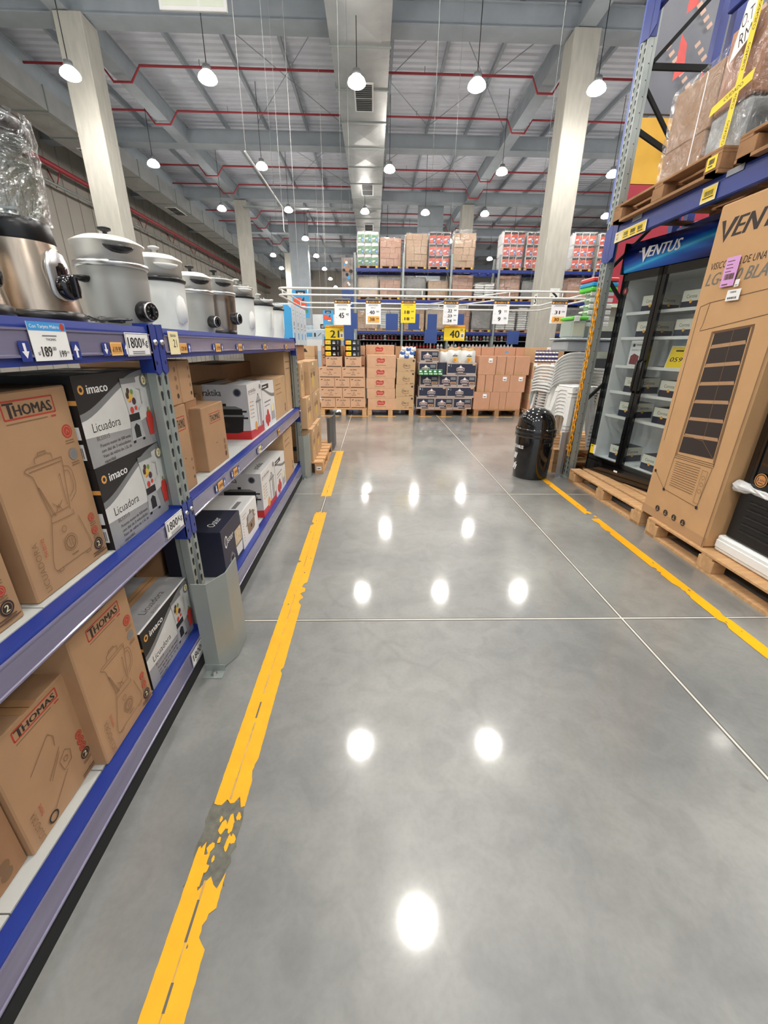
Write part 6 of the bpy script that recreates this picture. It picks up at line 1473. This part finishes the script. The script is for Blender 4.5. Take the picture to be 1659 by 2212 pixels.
# tubs on the chairs
M_milky = mat('tub_clear', (206, 220, 208), .3, var=.03, alpha=.55)
M_tubg = mat('tub_grey', (172, 178, 182), .4, var=.02); M_green = mat('lid_green', (96, 208, 60), .4, var=.03); M_lidb = mat('lid_blue', (52, 160, 214), .4, var=.03); M_lidr = mat('lid_red', (216, 62, 58), .4, var=.03)
zt = ZC + .038 * 8 + .815
t = thing('storage_tub', 'large grey plastic tub with a flat lid on top of the chairs', 'tub', (2.62, 5.5, zt), .05)
MB().box(-.3, .3, -.2, .2, 0, .125, M_tubg, .02).build('body', t); MB().box(-.33, .33, -.23, .23, .125, .15, M_tubg, .008).build('lid', t)
zt += .151
t = thing('clear_tub', 'clear plastic tub with a green lid on the grey tub', 'tub', (2.45, 5.46, zt), .05)
MB().box(-.09, .09, -.15, .15, 0, .2, M_milky, .02).build('body', t); MB().box(-.1, .1, -.16, .16, .2, .235, M_green, .008).build('lid', t); MB().box(-.08, -.01, -.165, -.15, .18, .24, M_plastW, .004).build('clip', t)
MB().box(-.07, .07, -.148, -.145, .03, .17, M_cream).build('paper_insert', t)
nl = [None] * 5 + [M_green, M_lidb, M_lidr]
MB_ = None
for k in range(6):
    t = thing('clear_tub', f'clear tub nested in the stack with white clips, {ORD[k]} from the bottom', 'tub', (2.7, 5.5, zt + .066 * k), .05, 'nested clear tubs')
    MB().lathe([(.105, 0), (.15, .17 if k == 0 else .16), (.155, .17), (.15, .172)], M_milky, n=4).build('body', t)
    MB().box(-.15, -.03, -.135, -.118, .13, .175, M_plastW, .004).build('clip', t); MB().box(.02, .13, -.135, -.118, .13, .175, M_plastW, .004).build('clip', t)
    MB().box(-.135, -.115, -.12, .12, .15, .17, M_plastW, .004).build('rim', t)
for k, (m, n_) in enumerate(((M_green, 'green'), (M_lidb, 'light blue'), (M_lidr, 'red'))):
    tag(MB().box(-.16, .16, -.15, .15, 0, .048, m, .012).build('tub_lid', None, (2.7, 5.5, zt + .066 * 5 + .176 + .05 * k), .05), n_ + ' plastic lid on top of the nested clear tubs', 'lid')

# ------------------------------------------------------------------ coloured display wall beyond the chairs
dw = thing('display_wall', 'red, yellow and grey display wall rising behind the racking post', 'display wall', (4.33, 8.4, 0))
M_rw = mat('wall_red', (150, 30, 48), .6, var=.06, scale=2); M_yw = mat('wall_yellow', (196, 150, 40), .55, var=.06, scale=3); M_gw = mat('wall_grey', (94, 97, 104), .6, var=.06, scale=2)
MB().box(0, 4, 0, .06, 2.22, 4.02, M_rw).build('red_panel', dw); MB().box(0, 4, 0, .06, 4.03, 4.9, M_yw).build('yellow_panel', dw); MB().box(0, 4, .0, .06, 4.95, 9, M_gw).build('grey_panel', dw)
MB().box(0, 4, .3, .36, 0, 2.22, mat('gondola_sage', (176, 182, 164), .5, var=.03)).box(0, 4, .0, .3, 2.16, 2.22, mat('gondola_sage', (176, 182, 164))).build('gondola_back', dw)
for z in (.5, 1.05, 1.6): MB().box(0, 4, -.1, .3, z, z + .03, M_post).build('gondola_shelf', dw)
b = MB(); f = Face(b, (0, -.002, 4.95), (1, 0, 0), (0, 0, 1), 4, 4); f.step = .002
for k in range(9):
    for j in range(4):
        for q in range(9): x_, y_ = .12 + k * .4 + q * .07, 3.3 - j * .85 - q * .075; f.poly([(x_, y_), (x_ + .03, y_ - .035), (x_ + .09, y_ + .03), (x_ + .06, y_ + .065)], mat('print_peach', (176, 146, 128), .6, var=.05))
for k in range(6): f.poly([(0, .1 + k * .7), (.14, .2 + k * .7), (.1, .5 + k * .7), (0, .6 + k * .7)], mat('print_red', (206, 84, 80), .6, var=.1)); f.disc(.55 + .2 * k, .12, .16, mat('print_red', (206, 84, 80)), 12)
b.build('banner_print', dw)
for k, (x, z, w, h, m) in enumerate(((4.5, 1.631, .35, .12, M_black), (4.9, 1.631, .3, .2, M_redbox), (4.45, 1.081, .4, .18, M_black), (4.5, 1.3, .0, 0, M_black), (4.9, 1.081, .35, .25, M_card2))):
    if w: carton('shelf_goods_box', f'small {["dark", "red", "black", "", "tan"][k]} box on the sage gondola behind the post', x - w / 2, x + w / 2, 8.35, 8.6, z, z + h, m, seam=False)

# ------------------------------------------------------------------ light and colour
w = bpy.data.worlds.new('world'); S.world = w; w.use_nodes = True
bg = w.node_tree.nodes['Background']; bg.inputs['Color'].default_value = (.9, .95, 1, 1); bg.inputs['Strength'].default_value = WORLD  # even fill light added, entering by the open end behind the camera
S.view_settings.view_transform = 'Standard'; S.view_settings.look = 'None'; S.view_settings.gamma = 1; S.view_settings.use_curve_mapping = False
S.view_settings.exposure = EXPO
c = S.cycles
c.max_bounces = 8; c.diffuse_bounces = 4; c.glossy_bounces = 3; c.transmission_bounces = 4; c.transparent_max_bounces = 12
c.use_denoising = True; c.use_adaptive_sampling = True; c.adaptive_threshold = .02; c.caustics_reflective = False; c.caustics_refractive = False
c.sample_clamp_indirect = 4
